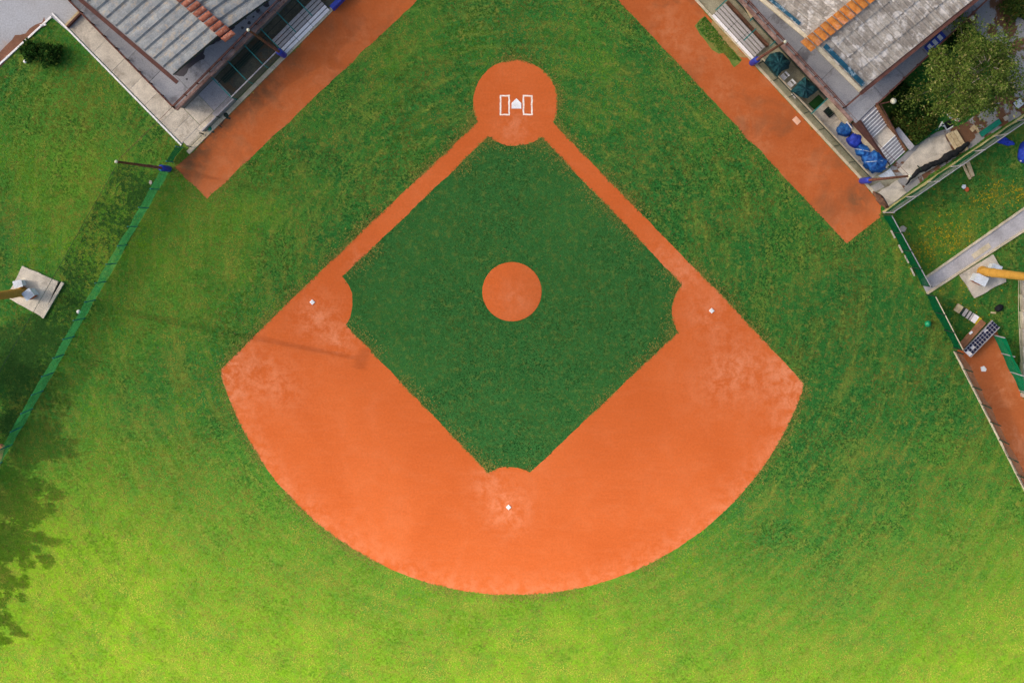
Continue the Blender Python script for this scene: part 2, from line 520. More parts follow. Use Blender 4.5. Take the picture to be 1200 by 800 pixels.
M['seat_white'] = plain('white_seat_board', S(252, 246, 242), 0.7, 0.25, 0.03, k2=.9)
M['seat_grey'] = plain('grey_seat_board', S(192, 184, 178), 0.7, 0.25, 0.07, k2=.9)
M['wood'] = weathered('weathered_wood', S(206, 186, 146), S(176, 152, 114), 2.5, 15, 0.45, vary=0.08)
M['brown_wood'] = weathered('brown_wood', S(160, 110, 76), S(132, 88, 60), 2.0, 14, 0.45, vary=0.06)
M['yellow'] = weathered('ochre_mast_paint', S(194, 146, 62), S(182, 134, 54), 1.0, 10, 0.4, vary=0.0, bump=0.0)
M['yellow_bright'] = plain('yellow_paint', S(240, 206, 30))
M['cabinet'] = plain('white_cabinet', S(214, 222, 228), 0.5, 0.4, 0.04)
M['cabinet_rust'] = plain('cabinet_rust', S(176, 86, 48), 0.8, 0.2)
M['green_bright'] = plain('green_plastic', S(24, 158, 104), 0.4, 0.45)
M['green_board'] = plain('green_board', S(24, 138, 112), 0.6, 0.3)
M['carpet'] = plain('green_carpet', S(38, 78, 34), 0.95, 0.05)
M['black'] = plain('black_fabric', S(34, 36, 38), 0.8, 0.2)
M['pink'] = plain('pink_cloth', S(216, 50, 106), 0.8, 0.2)
M['navy_cell'] = plain('navy_crate_cell', S(34, 34, 66), 0.5, 0.3)
M['kerb'] = weathered('cream_kerb', S(214, 200, 172), S(186, 172, 142), 1.2, 12, 0.5, vary=0.06)
M['kerb_yellow'] = weathered('mossy_kerb', S(206, 196, 140), S(166, 158, 100), 0.8, 10, 0.45, vary=0.06)
M['verge'] = weathered('verge_turf', S(98, 124, 56), S(126, 136, 66), 1.2, 9, 0.5, vary=0.0, spec=0.0, stain=S(150, 116, 64), stain_amt=.5)
M['sand'] = weathered('trodden_sand', S(176, 146, 96), S(150, 124, 74), 1.2, 9, 0.5, vary=0.0)
M['globe'] = plain('lamp_globe', S(222, 218, 192), 0.3, 0.5, 0.0)
M['stone'] = plain('pale_stone', S(190, 180, 166), 0.9, 0.1)
M['bark'] = weathered('pale_bark', S(168, 156, 132), S(126, 114, 94), 3, 16, 0.4, vary=0.03)
M['leaf'] = leafmat('leaves')
M['blade'] = leafmat('grass_blades', 0.2)
M['net_tall'] = netting('tall_safety_netting', S(22, 40, 24), 0.10, 0.11)
M['net_thin'] = netting('thin_backstop_netting', S(52, 56, 52), 0.05, 0.11)
M['screen_left'] = netting('green_windbreak_mesh', S(74, 184, 108), 0.52, 0.06, translucent=0.45)
M['screen_dark'] = netting('dark_green_windbreak_mesh', S(16, 104, 62), 0.85, 0.06, translucent=0.35)
M['screen_bright'] = netting('bright_green_mesh', S(26, 150, 98), 0.9, 0.06, translucent=0.4)
M['screen_grey'] = netting('grey_green_mesh', S(160, 170, 156), 0.62, 0.06, translucent=0.3)
M['screen_brown'] = netting('faded_shade_mesh', S(120, 104, 92), 0.55, 0.06, translucent=0.3)
M['dugout_net'] = netting('olive_dugout_mesh', S(132, 142, 112), 0.3, 0.06)
M['black_net'] = netting('black_netting', S(30, 32, 34), 0.80, 0.05)

# ------------------------------------------------------------------ the setting: ground sheets
def sheet(name, pts, z, mat, k='structure'):
    mb = MB().poly([(p[0], p[1], z) for p in pts])
    o = obj(name, mb, mat)
    # ngons are triangulated by hand-free fill
    import bmesh
    bm = bmesh.new()
    bm.from_mesh(o.data)
    bmesh.ops.triangulate(bm, faces=bm.faces[:], ngon_method='EAR_CLIP')
    for f in bm.faces:
        if f.normal.z < 0:
            f.normal_flip()
    bm.to_mesh(o.data)
    bm.free()
    return kind(o, k)
def px_poly(pts, z=0):
    return [P(x, y, z) for x, y in pts]
def wob(pts, amp=0.05, step=0.5, seed=0.0):
    """walk a closed outline in small uneven steps so that no edge is ruler straight"""
    out = []
    n = len(pts)
    for i in range(n):
        a, b = Vector(pts[i]).to_2d(), Vector(pts[(i + 1) % n]).to_2d()
        L = (b - a).length
        k = max(1, int(L / step))
        for j in range(k):
            p = a.lerp(b, j / k)
            q = Vector((p.x * 0.45 / step, p.y * 0.45 / step, seed))
            out.append(Vector((p.x + amp * mnoise.noise(q), p.y + amp * mnoise.noise(q + Vector((9, 4, 1))))))
    return out
def arc(c, r, a0, a1, n):
    return [Vector((c[0] + r * math.cos(a0 + (a1 - a0) * i / n), c[1] + r * math.sin(a0 + (a1 - a0) * i / n))) for i in range(n + 1)]
def ang(c, p):
    return math.atan2(p[1] - c[1], p[0] - c[0])
def circ3(a, b, c):
    ax, ay, bx, by, cx, cy = a[0], a[1], b[0], b[1], c[0], c[1]
    d = 2 * (ax * (by - cy) + bx * (cy - ay) + cx * (ay - by))
    ux = ((ax**2 + ay**2) * (by - cy) + (bx**2 + by**2) * (cy - ay) + (cx**2 + cy**2) * (ay - by)) / d
    uy = ((ax**2 + ay**2) * (cx - bx) + (bx**2 + by**2) * (ax - cx) + (cx**2 + cy**2) * (bx - ax)) / d
    return (ux, uy), math.hypot(ax - ux, ay - uy)

G = 3000
kind(obj('ground', MB().poly([(-G, -G, 0), (G, -G, 0), (G, G, 0), (-G, G, 0)]), M['turf'], loc=(0, 0, 0)), 'structure')

# infield clay: home circle, base paths, arc
HC = P(604, 121)
HR = 3.98
aL0, aR0 = ang(HC, P(559.5, 143)), ang(HC, P(647.8, 143.5))
AC, AR = circ3(P(259.5, 441), P(597, 697), P(940.5, 458))
SCUFFS = [(372, 372, 2.2, .8), (400, 400, 1.6, .7), (596, 596, 2.2, .8), (570, 565, 1.6, .5), (834, 366, 2.4, .6), (285, 432, 3.0, .7), (915, 440, 3.4, .8), (860, 420, 2.2, .5), (840, 450, 2.6, .5),
          (800, 320, 1.6, .7), (775, 300, 1.4, .5), (330, 455, 2.4, .4), (604, 150, 1.6, .6), (420, 305, 1.5, .4), (600, 350, 1.6, .4)]
M['clay'] = clay('infield_clay', S(206, 103, 50), S(222, 138, 96), S(197, 95, 43), 0.12, scuffs=SCUFFS, rim=(AC, AR))
outer = arc(HC, HR, aR0, aL0 + (2 * math.pi if aL0 < aR0 else 0), 40)        # over the top of the home circle
outer += [P(415, 280), P(350, 342), P(262, 429), P(258.5, 433)]
a0, a1 = ang(AC, P(259.5, 441)), ang(AC, P(940.5, 458))
outer += arc(AC, AR, a0 if a0 < 0 else a0 - 2 * math.pi, a1, 70)
outer += [P(942, 450), P(940, 446.5), P(852, 352), P(780, 280)]
outer = [Vector(p).to_2d() for p in outer]
dirt_pts = wob(wob(outer, 0.08, 0.6), 0.04, 0.16, 3.3)
sheet('infield_dirt', dirt_pts, 0.004, M['clay'])
# grass diamond inside it
b1, b2, b3 = P(366, 354), P(596, 594), P(834, 364)
def bulge(c, pa, pb, r, n=14):
    a, b = ang(c, pa), ang(c, pb)
    while b - a > math.pi: b -= 2 * math.pi
    while b - a < -math.pi: b += 2 * math.pi
    return arc(c, r, a, b, n)
lawn = []
lawn += bulge(HC, P(634, 160.5), P(572.3, 160.5), HR)
lawn += bulge(b1, P(402.5, 323), P(403, 379), 3.82)
lawn += bulge(b2, P(571, 552), P(622.4, 552), 3.98)
lawn += bulge(b3, P(792.5, 390), P(802.5, 336), 3.80)
lawn = [Vector(p).to_2d() for p in lawn]
lawn_pts = wob(wob(lawn, 0.08, 0.6, 5), 0.05, 0.16, 8.1)
sheet('infield_lawn', lawn_pts, 0.008, M['lawn'])
# pitcher's mound
MC = P(600, 341.8)
mb = MB()
mb.lathe((MC.x, MC.y, 0.009), [(2.83, 0), (2.80, 0.005), (2.3, 0.05), (1.6, 0.12), (0.8, 0.17), (0.05, 0.18)], 56)
kind(obj('mound_terrain', mb, M['clay'], smooth=True), 'structure')

# clay tracks in front of the dugouts
trackL = [P(530, -40), P(490, 0), P(243, 233), P(205, 196.5), FL.at(-1.3, -0.2), FL.at(30, -0.2)]
trackL = [Vector(p).to_2d() for p in trackL]
trackLp = wob(trackL, 0.16, 0.6, 2)
sheet('left_warning_track', trackLp, 0.005, M['track'])
trackR = [P(684, -40), P(724, 0), P(992, 285), P(1031, 255), FR.at(17.9, -0.2), FR.at(-16, -0.2)]
trackR = [Vector(p).to_2d() for p in trackR]
trackRp = wob(trackR, 0.16, 0.6, 3)
sheet('right_warning_track', trackRp, 0.005, M['track'])
patch = wob([P(*q).to_2d() for q in [(826, 19), (814, 31), (824, 45), (835, 59), (842, 64), (848, 62), (860, 79), (870, 71)]], 0.12, 0.4, 8)
sheet('grass_verge', patch, 0.010, M['verge'])
strip = wob([FR.at(-5.6, -0.16).to_2d(), FR.at(-0.7, -0.16).to_2d(), FR.at(-1.1, -0.62).to_2d(), FR.at(-3.4, -0.85).to_2d(), FR.at(-5.4, -0.6).to_2d()], 0.25, 0.35, 8)
sheet('sandy_path', strip, 0.014, M['sand'])
# bullpen
bull = [P(1119, 411), P(1166, 384), P(1212, 470), P(1260, 575), P(1290, 640), P(1240, 660), P(1201, 573)]
bullp = wob([Vector(p).to_2d() for p in bull], 0.12, 0.5, 4)
sheet('bullpen_ground', bullp, 0.005, M['bullpen'])
# road behind the grass plot, earth at its edge
road = [P(-60, 128), P(0, 78), P(60, 20), P(79, 36), P(100, 14), P(90, -20), P(60, -60), P(-120, -60)]
roadp = [Vector(p).to_2d() for p in road]
sheet('road', roadp, 0.009, M['road'])
soil = wob([P(-30, 86).to_2d(), P(0, 64).to_2d(), P(14, 48).to_2d(), P(36, 34).to_2d(), P(51, 22).to_2d(), P(53, 26).to_2d(), P(20, 58).to_2d(), P(-30, 104).to_2d()], 0.5, 0.5, 6)
sheet('roadside_earth', soil, 0.013, M['soil'])
# yard behind the right building
yard = [P(1118, 8), P(1160, -20), P(1230, -40), P(1330, 20), P(1330, 60), P(1200, 133), P(1183, 143), P(1090, 205), P(1037, 246), FR.at(17.6, 0.2), FR.at(16, 0.2), FR.at(16, 4.8),
        P(1071, 172), P(1098, 155), P(1130, 145), P(1165, 118), P(1175, 92), P(1163, 52), P(1138, 30)]
yardp = wob([Vector(p).to_2d() for p in yard], 0.1, 0.6, 6)
def yard_mat():
    m, nt, out = new_mat('yard_concrete_and_earth')
    g = N(nt, 'ShaderNodeNewGeometry')
    pos = g.outputs['Position']
    a = noise_node(nt, pos, 0.42, 6, 0.62, 0.5)
    b = noise_node(nt, pos, 3.5, 5, 0.7)
    c = noise_node(nt, pos, 12, 3, 0.7)
    base = mix(nt, b.outputs[0], S(168, 166, 164), S(140, 136, 132))
    e = ramp(nt, a.outputs[0], [(0.5, GRAY(0)), (0.535, GRAY(1))])
    earth = mix(nt, b.outputs[0], S(132, 92, 66), S(92, 68, 50))
    col = mix(nt, e.outputs[0], base, earth)
    col = mix(nt, 1.0, col, ramp(nt, c.outputs[0], [(0.3, GRAY(0.8)), (0.7, GRAY(1.15))]).outputs[0], 'MULTIPLY')
    principled(nt, out, col, 0.9, 0.2, 0, c.outputs[0], 0.3, 0.03)
    return m
M['yard'] = yard_mat()
sheet('yard_pavement', yardp, 0.006, M['yard'])
gar = wob([Vector(p).to_2d() for p in [FR.at(10.4, 15), FR.at(10.4, 4.7), FR.at(15.8, 5.0), P(1071, 173), P(1098, 156), P(1124, 148), P(1122, 40)]], 0.2, 0.6, 2)

# drain channel on the right
CH = [(P(1079, 329), P(1086, 344)), (P(1200, 244), P(1200, 270)), (P(1290, 180), P(1290, 213))]
ch = MB()
for i in range(2):
    (a, b), (c, d) = CH[i], CH[i + 1]
    ch.poly([(a.x, a.y, 0.008), (b.x, b.y, 0.008), (d.x, d.y, 0.008), (c.x, c.y, 0.008)])
channel = kind(obj('path', ch, M['concrete_grey']), 'structure')
for i in range(2):
    for q in (0, 1):
        a, c = CH[i][q], CH[i + 1][q]
        n = 8 if i == 0 else 5
        for j in range(n):
            s, e = a.lerp(c, j / n), a.lerp(c, (j + 0.985) / n)
            w = Vector((0, 0, 0.07))
            obj('kerb_stone', MB().bar(s + w, e + w + Vector((0, 0, random.uniform(-.015, .015))), 0.2, 0.15), M['kerb'], channel)
# repair slab in the channel
a, b = P(1140, 301), P(1160, 287)
obj('repair_slab', MB().bar(a + Vector((0, 0, .02)), b + Vector((0, 0, .02)), 0.5, 0.06), M['kerb'], channel)

# ------------------------------------------------------------------ field markings, bases, plate
def line_box(name, x0, y0, x1, y1, label):
    t = 1.8
    root = thing(name, label, 'chalk line', P((x0 + x1) / 2, (y0 + y1) / 2, 0.006), 'chalked boxes beside home plate')
    for (a, b, c, d) in ((x0, y0, x1, y0 + t), (x0, y1 - t, x1, y1), (x0, y0 + t, x0 + t, y1 - t), (x1 - t, y0 + t, x1, y1 - t)):
        pts = wob([P(a, b).to_2d(), P(c, b).to_2d(), P(c, d).to_2d(), P(a, d).to_2d()], 0.035, 0.12, a)
        o = sheet('chalk_stripe', pts, 0.0085, M['chalk'], 'thing')
        del o['kind']
        w = o.location.copy()
        o.parent = root
        o.location = w - root.location
    return root
line_box('batters_box', 585.7, 111.6, 597.5, 135.4, 'white chalk rectangle beside home plate on the first base side')
line_box('batters_box', 612.6, 111.6, 624.1, 135.2, 'white chalk rectangle beside home plate on the third base side')
mb = MB().prism([P(x, y) for x, y in [(599.5, 127.5), (610.9, 127.5), (610.9, 121), (605.1, 115.4), (599.5, 121)]], 0.006, 0.035)
tag(obj('home_plate', mb, M['white']), 'white five-sided home plate between the two chalk boxes', 'home plate')
def base(px, py, label, a=0):
    c = P(px, py)
    t = thing('base_bag', label, 'base', (c.x, c.y, 0.004), 'bases of the diamond')
    r = 0.27
    ring = [(c.x + r * k * math.cos(R(45 * 2 * i + a)), c.y + r * k * math.sin(R(90 * i + a))) for i in range(4) for k in (1,)]
    top = [(c.x + (p[0] - c.x) * .86, c.y + (p[1] - c.y) * .86) for p in ring]
    m = MB()
    m.hexa([(p[0], p[1], 0.005) for p in ring], [(p[0], p[1], 0.06) for p in ring])
    obj('bag_side', m, M['white'], t)
    m = MB()
    m.hexa([(p[0], p[1], 0.0605) for p in ring], [(p[0], p[1], 0.09) for p in top])
    obj('bag_top', m, M['white'], t)
base(366, 354, 'white base bag on the clay corner towards the light green fence')
base(596, 594, 'white base bag in the middle of the widest clay')
base(834, 364, 'white base bag on the clay corner towards the bullpen')

# ------------------------------------------------------------------ left stand
def railing(parent, pts, z, h=1.0, post=1.35, mat=None):
    mat = mat or M['rust']
    for i in range(len(pts) - 1):
        a, b = Vector(pts[i]), Vector(pts[i + 1])
        L = (b - a).length
        for zz in (h, h * 0.5):
            obj('rail', MB().bar((a.x, a.y, z + zz), (b.x, b.y, z + zz), 0.07, 0.06), mat, parent)
        n = max(1, int(L / post))
        for k in range(n + 1):
            p = a.lerp(b, k / n)
            obj('railing_post', MB().bar((p.x, p.y, z), (p.x, p.y, z + h + 0.05), 0.09, 0.09), mat, parent)

ZT = 3.2
lb = thing('grandstand', 'clubhouse with ribbed grey metal roof capped by red-brown ridge tiles', 'building', FL.at(10, 10))
obj('wall', MB().fbox(FL, 1.35, 24, 3.15, 22, 0.0, ZT - 0.25), M['wall'], lb)
# terrace in slabs
us = [1.2, 3.3, 6.2, 9.6, 13.0, 16.4, 19.8, 24.2]
for i in range(7):
    obj('terrace_slab', MB().fbox(FL, us[i] + .012, us[i + 1] - .012, 2.95, 6.2, ZT - 0.25, ZT), M['terrace'], lb)
vs = [6.225, 9, 12, 15, 18, 22.2]
for i in range(5):
    obj('terrace_slab', MB().fbox(FL, 1.2, 3.9, vs[i] + .012, vs[i + 1] - .012, ZT - 0.25, ZT), M['terrace'], lb)
obj('edge_beam', MB().fbox(FL, 1.12, 1.195, 2.87, 22.2, ZT - 0.32, ZT + 0.12), M['fascia'], lb)
obj('edge_beam', MB().fbox(FL, 1.2, 24.2, 2.68, 2.945, ZT - 0.32, ZT + 0.10), M['ledge'], lb)
railing(lb, [FL.at(1.25, 22), FL.at(1.25, 3.0), FL.at(24, 3.0)], ZT, 1.0, 1.45)
obj('upper_wall', MB().fbox(FL, 4.4, 15.6, 5.3, 21, ZT + .005, 5.6), M['wall'], lb)
for k, u in enumerate((5.6, 8.6, 11.6)):
    wdw = obj('window', MB().fbox(FL, u, u + 1.4, 5.24, 5.295, ZT + 0.9, ZT + 2.0), M['teal_glass'], lb)
    obj('window_frame', MB().fbox(FL, u - .07, u + 1.47, 5.20, 5.235, ZT + 0.82, ZT + 0.9), M['white'], wdw)
obj('side_door', MB().fbox(FL, 4.34, 4.395, 8.0, 9.0, ZT + 0.01, ZT + 2.0), M['brown_wood'], lb)
# ribbed roof: eave to ridge, two slopes
ZE, ZR = 6.0, 7.0
E0 = P(202, 87, ZE)
Ed = (P(107, 6, ZE) - E0).normalized()
R0 = P(261, 37, ZR)
F0 = Vector((2 * R0.x - E0.x, 2 * R0.y - E0.y, ZE))
pitch = 1.075
def rib_panel(e, r, d, parent):
    """one corrugated sheet of width pitch from eave point e to ridge point r"""
    prof = [(0.0, 0.10), (0.34, 0.13), (0.58, 0.10), (0.66, -0.06), (0.86, -0.08), (0.985, 0.09)]
    m = MB()
    for (a, za), (b, zb) in zip(prof[:-1], prof[1:]):
        lo = [e + d * (a * pitch) + Vector((0, 0, za)), e + d * (b * pitch) + Vector((0, 0, zb)),
              r + d * (b * pitch) + Vector((0, 0, zb)), r + d * (a * pitch) + Vector((0, 0, za))]
        m.hexa([p - Vector((0, 0, .03)) for p in lo], lo)
    return obj('roof_sheet', m, M['ribbed'], parent)
for k in range(17):
    off = Ed * (pitch * k)
    rib_panel(E0 + off, R0 + off, Ed, lb)
    if k < 12:
        rib_panel(F0 + off, R0 + off, Ed, lb)
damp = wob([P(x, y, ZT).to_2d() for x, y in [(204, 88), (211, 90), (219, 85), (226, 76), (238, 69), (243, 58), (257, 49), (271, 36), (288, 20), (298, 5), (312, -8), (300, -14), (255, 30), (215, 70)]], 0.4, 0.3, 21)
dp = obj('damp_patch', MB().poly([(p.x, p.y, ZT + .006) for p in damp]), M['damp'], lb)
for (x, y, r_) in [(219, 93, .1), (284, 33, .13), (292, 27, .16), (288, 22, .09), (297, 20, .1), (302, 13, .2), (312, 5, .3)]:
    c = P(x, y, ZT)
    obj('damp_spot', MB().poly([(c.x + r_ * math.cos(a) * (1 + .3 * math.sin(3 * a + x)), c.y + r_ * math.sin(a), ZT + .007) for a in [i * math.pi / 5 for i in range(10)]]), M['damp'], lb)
# gutter at the eave and verge boards
g0 = E0 + (E0 - R0).normalized() * 0.32 - Ed * 0.8
g0.z = ZE - 0.25
obj('gutter', MB().bar(g0, g0 + Ed * 19, 0.34, 0.16), M['fascia'], lb)
obj('verge_board', MB().bar(E0 - Ed * .06 + Vector((0, 0, -.14)), R0 - Ed * .06 + Vector((0, 0, -.14)), 0.06, 0.2), M['dark_steel'], lb)
obj('verge_board', MB().bar(F0 - Ed * .06 + Vector((0, 0, -.14)), R0 - Ed * .06 + Vector((0, 0, -.14)), 0.06, 0.2), M['dark_steel'], lb)
def ridge_tile(c, along, across, w, ln, mat, parent, rise=0.2):
    """half-round tile laid across the ridge: curved in its short direction"""
    m = MB()
    n = 6
    top, bot = [], []
    for i in range(n + 1):
        t = math.pi * i / n
        x = -math.cos(t) * w / 2
        z = math.sin(t) * rise
        p = c + along * x + Vector((0, 0, z))
        top.append(p)
        bot.append(p - Vector((0, 0, 0.03)))
    for i in range(n):
        m.hexa([bot[i] - across * ln / 2, bot[i + 1] - across * ln / 2, bot[i + 1] + across * ln / 2, bot[i] + across * ln / 2],
               [top[i] - across * ln / 2, top[i + 1] - across * ln / 2, top[i + 1] + across * ln / 2, top[i] + across * ln / 2])
    return obj('ridge_tile', m, mat, parent)
acL = (R0 - E0)
acL.z = 0
acL.normalize()
for k in range(26):
    c = R0 - Ed * 0.75 + Ed * (0.64 * k + 0.1) + Vector((0, 0, 0.10 + random.uniform(0, .03)))
    ridge_tile(c, Ed, acL, 0.54, 1.15 + random.uniform(-.05, .05), M['ridge_red'], lb)

# walkway, kerbs and forecourt on the left
wk = kind(obj('paved_walkway', MB().fbox(FL, -1.1, 1.3, 1.0, 15.7, 0.0, 0.035), M['concrete_grey']), 'structure')
vv = [1.05, 2.3, 3.7, 5.9, 7.9, 10.2, 12.6, 15.6]
for i in range(7):
    obj('paving_slab', MB().fbox(FL, -1.05, 1.32, vv[i] + .015, vv[i + 1] - .015, 0.036, 0.07 + random.uniform(-.008, .008)), M['concrete'], wk)
lk = tag(obj('garden_kerb', MB().fbox(FL, -1.32, -1.16, 0.95, 17.7, 0, 0.14), M['white']), 'long pale kerb between the grass plot and the paved walkway', 'kerb')
tag(obj('garden_kerb', MB().bar(P(60, 20, .07), P(-25, 98, .07), 0.16, 0.16), M['white']), 'white kerb between the grass plot and the road earth', 'kerb')
gate = thing('yard_gate', 'low brown and cream barrier across the end of the walkway', 'barrier', FL.at(-0.3, 15.8))
obj('beam', MB().fbox(FL, -1.1, 1.1, 15.72, 15.86, 0.05, 0.55), M['fascia'], gate)
obj('capping', MB().fbox(FL, -1.1, 1.1, 15.88, 16.1, 0.05, 0.42), M['wood'], gate)
t = thing('tap_post', 'small white tap post by the corner of the road kerb', 'post', P(51, 30))
obj('post', MB().tube([P(50, 30, 0), P(50, 30, 0.7)], 0.09), M['white'], t)
obj('arm', MB().bar(P(47, 30, 0.62), P(54, 29, 0.62), 0.16, 0.12), M['white'], t)
fc = kind(obj('forecourt', MB().fbox(FL, -0.9, 5.4, 0.25, 1.0, 0.0, 0.03), M['concrete_grey']), 'structure')
for i, (u0, u1, v0, v1) in enumerate([(1.36, 3.2, 1.05, 3.12), (3.23, 5.42, 1.05, 3.12), (-.85, .9, .28, 1.02), (.93, 2.9, .28, 1.02), (2.93, 5.3, .28, 1.02)]):
    obj('paving_slab', MB().fbox(FL, u0, u1, v0, v1, 0.031, 0.06 + random.uniform(-.008, .008)), M['concrete'] if i in (0, 2, 3) else M['concrete_grey'], fc)

# ------------------------------------------------------------------ nets
def net_strip(name, base_pts, tops, mat, parent=None, wave=0.0, nz=4, nx=None, seed=0.0):
    """hanging sheet from base_pts (z at bottom) to tops; uv in metres"""
    verts, uvs, faces = [], [], []
    cols = []
    s = 0.0
    for i in range(len(base_pts) - 1):
        a, b, ta, tb = map(Vector, (base_pts[i], base_pts[i + 1], tops[i], tops[i + 1]))
        L = (b - a).length
        k = nx or max(2, int(L / 0.5))
        for j in range(k + (1 if i == len(base_pts) - 2 else 0)):
            f = j / k
            cols.append((a.lerp(b, f), ta.lerp(tb, f), s + L * f))
        s += L
    nrm = None
    for p, q, d in cols:
        for r in range(nz + 1):
            w = p.lerp(q, r / nz)
            if wave:
                o = mnoise.noise(Vector((d * 0.7 + seed, w.z * 0.9, seed))) * wave
                dirv = (cols[-1][0] - cols[0][0]).normalized()
                w = w + Vector((-dirv.y, dirv.x, 0)) * o
            verts.append(w)
            uvs.append((d, (w.z)))
    for c in range(len(cols) - 1):
        for r in range(nz):
            i = c * (nz + 1) + r
            faces.append((i, i + nz + 1, i + nz + 2, i + 1))
    mb = MB()
    mb.v, mb.f = verts, faces
    o = obj(name, mb, mat, parent)
    ul = o.data.uv_layers.new(name='UVMap')
    for lp in o.data.loops:
        ul.data[lp.index].uv = uvs[lp.vertex_index]
    return o

def pad_pole(px, py, h, label, pad_h=2.6):
    c = P(px, py)
    t = thing('net_pole', label, 'net pole', c, 'tall poles carrying the safety nets')
    obj('pole', MB().tube([c, c + Vector((0, 0, h))], [0.15, 0.09], 10), M['rust'], t, smooth=True)
    obj('pad', MB().lathe(c, [(0.26, 0.02), (0.29, 0.1), (0.29, pad_h - .1), (0.24, pad_h)], 14), M['blue_pad'], t, smooth=True)
    obj('pole_cap', MB().lathe(c + Vector((0, 0, h + 0.005)), [(0.10, 0), (0.14, 0.06), (0.13, 0.14), (0.06, 0.2)], 12), M['globe'], t, smooth=True)
    return c
pA = pad_pole(198, 198, 15.0, 'rusty net pole with blue padded foot where the green fence meets the clay track')
pB = pad_pole(333, 65, 15.2, 'rusty net pole with blue padded foot between white-fronted seats and the dark meshed dugout')
pD = pad_pole(881, 74, 13.6, 'rusty net pole with blue padded foot between the seats and the teal cloths')
pE = pad_pole(1009.5, 212, 13.7, 'rusty net pole with blue padded foot beside the blue tarpaulin heap')
def backstop(label, a, ha, b, hb, mat, z0=2.4, cable='rust'):
    t = thing('safety_net', label, 'net', ((a.x + b.x) / 2, (a.y + b.y) / 2, 0), 'tall nets around the field')
    off = Vector((0, 0, 0))
    net_strip('netting', [Vector((a.x, a.y, z0)), Vector((b.x, b.y, z0))], [Vector((a.x, a.y, ha)), Vector((b.x, b.y, hb))], mat, t, 0.15, 8, 16)
    pts = [Vector((a.x, a.y, ha)).lerp(Vector((b.x, b.y, hb)), i / 10) - Vector((0, 0, 0.5 * math.sin(math.pi * i / 10) * 0.4)) for i in range(11)]
    obj('cable', MB().tube(pts, 0.016, 5), M[cable], t)
fenceL0, fenceL1 = P(199, 200), P(-4, 552)
farL = fenceL0 + (fenceL1 - fenceL0) * 1.5
backstop('tall dark green net standing over the light green fence', fenceL0, 15.0, farL, 15.0, M['net_tall'], 2.8, 'dark_steel')
backstop('tall thin net in front of the ribbed metal roof', pA, 15.0, pB, 15.2, M['net_thin'])
topL = FL.at(24, 0.4)
backstop('tall thin net behind the blue padded barrier by the ribbed roof', pB, 15.2, topL, 15.2, M['net_thin'])
backstop('tall thin net in front of the weathered sheet roof', pD, 13.6, pE, 13.7, M['net_thin'])
topR = FR.at(-13, 0.4)
backstop('tall thin net behind the white-fronted seats beside the grass patch', pD, 13.6, topR, 13.6, M['net_thin'])

def fence(name, label, a, b, h, mat, post_mat, step, kerb=None, wave=0.16, rail=None, band=None, group='fences round the field', post_w=0.09):
    a, b = Vector(a), Vector(b)
    t = thing(name, label, 'fence', a.lerp(b, 0.5), group)
    L = (b - a).length
    n = max(1, round(L / step))
    sd = Vector((-(b - a).y, (b - a).x, 0)).normalized()
    for k in range(n + 1):
        p = a.lerp(b, k / n)
        lean = sd * random.uniform(-.06, .06)
        obj('fence_post', MB().bar(p, p + lean + Vector((0, 0, h + 0.1 + random.uniform(0, .12))), post_w, post_w), post_mat, t)
    up = Vector((0, 0, 1))
    if band is None:
        net_strip('fence_mesh', [a + up * .06, b + up * .06], [a + up * h, b + up * h], mat, t, wave, 5, seed=a.x)
    else:
        zb, mat2 = band
        net_strip('fence_mesh', [a + up * .06, b + up * .06], [a + up * zb, b + up * zb], mat, t, wave, 4, seed=a.x)
        net_strip('upper_mesh', [a + up * zb, b + up * zb], [a + up * h, b + up * h], mat2, t, wave, 4, seed=a.x)
    if rail is not None:
        obj('top_rail', MB().bar(a + up * h, b + up * h, 0.07, 0.07), rail, t)
    if kerb is not None:
        m_, w_, h_ = kerb
        n = max(1, round(L / 2.0))
        for k in range(n):
            p, q = a.lerp(b, k / n), a.lerp(b, (k + .985) / n)
            dz = random.uniform(-.02, .02)
            obj('kerb_block', MB().bar(p + up * (h_ / 2 + dz), q + up * (h_ / 2 + dz), w_, h_), m_, t)
    return t
fence('green_mesh_fence', 'light green mesh fence with teal posts along the outfield grass below the tall net', fenceL0, fenceL1 + (fenceL1 - fenceL0) * .15, 2.75, M['screen_left'], M['teal_steel'], 2.03)
fence('green_mesh_fence', 'short dark green mesh fence between the padded pole and the walkway corner', P(203, 190), P(214, 173), 2.4, M['screen_dark'], M['teal_steel'], 1.2)
fence('windbreak_fence', 'dark green solid windbreak fence with pale patches near the clay track tip', P(1035, 252), P(1080, 334), 2.5, M['screen_dark'], M['dark_steel'], 1.9, rail=M['grey_steel'])
fence('windbreak_fence', 'dark green windbreak fence with pale wire between the drain channel and brown boards', P(1085, 345), P(1117, 407), 2.6, M['screen_dark'], M['dark_steel'], 1.7, rail=M['kerb'])
fence('shade_mesh_fence', 'see-through grey brown mesh fence with dark posts on a pale kerb beside the bullpen', P(1118, 411), P(1212, 596), 2.3, M['screen_brown'], M['dark_steel'], 1.95, kerb=(M['kerb'], 0.2, 0.14))
fence('windbreak_fence', 'bright green mesh fence along the far side of the bullpen clay', P(1163, 392), P(1215, 500), 2.8, M['screen_bright'], M['grey_steel'], 2.1)
fence('yard_fence', 'long fence with mossy kerb and grey mesh top between the yard and the grass', P(1035, 249), P(1270, 88), 3.0, M['screen_dark'], M['grey_steel'], 2.4, kerb=(M['kerb_yellow'], 0.28, 0.22), band=(1.35, M['screen_grey']), rail=M['grey_steel'])
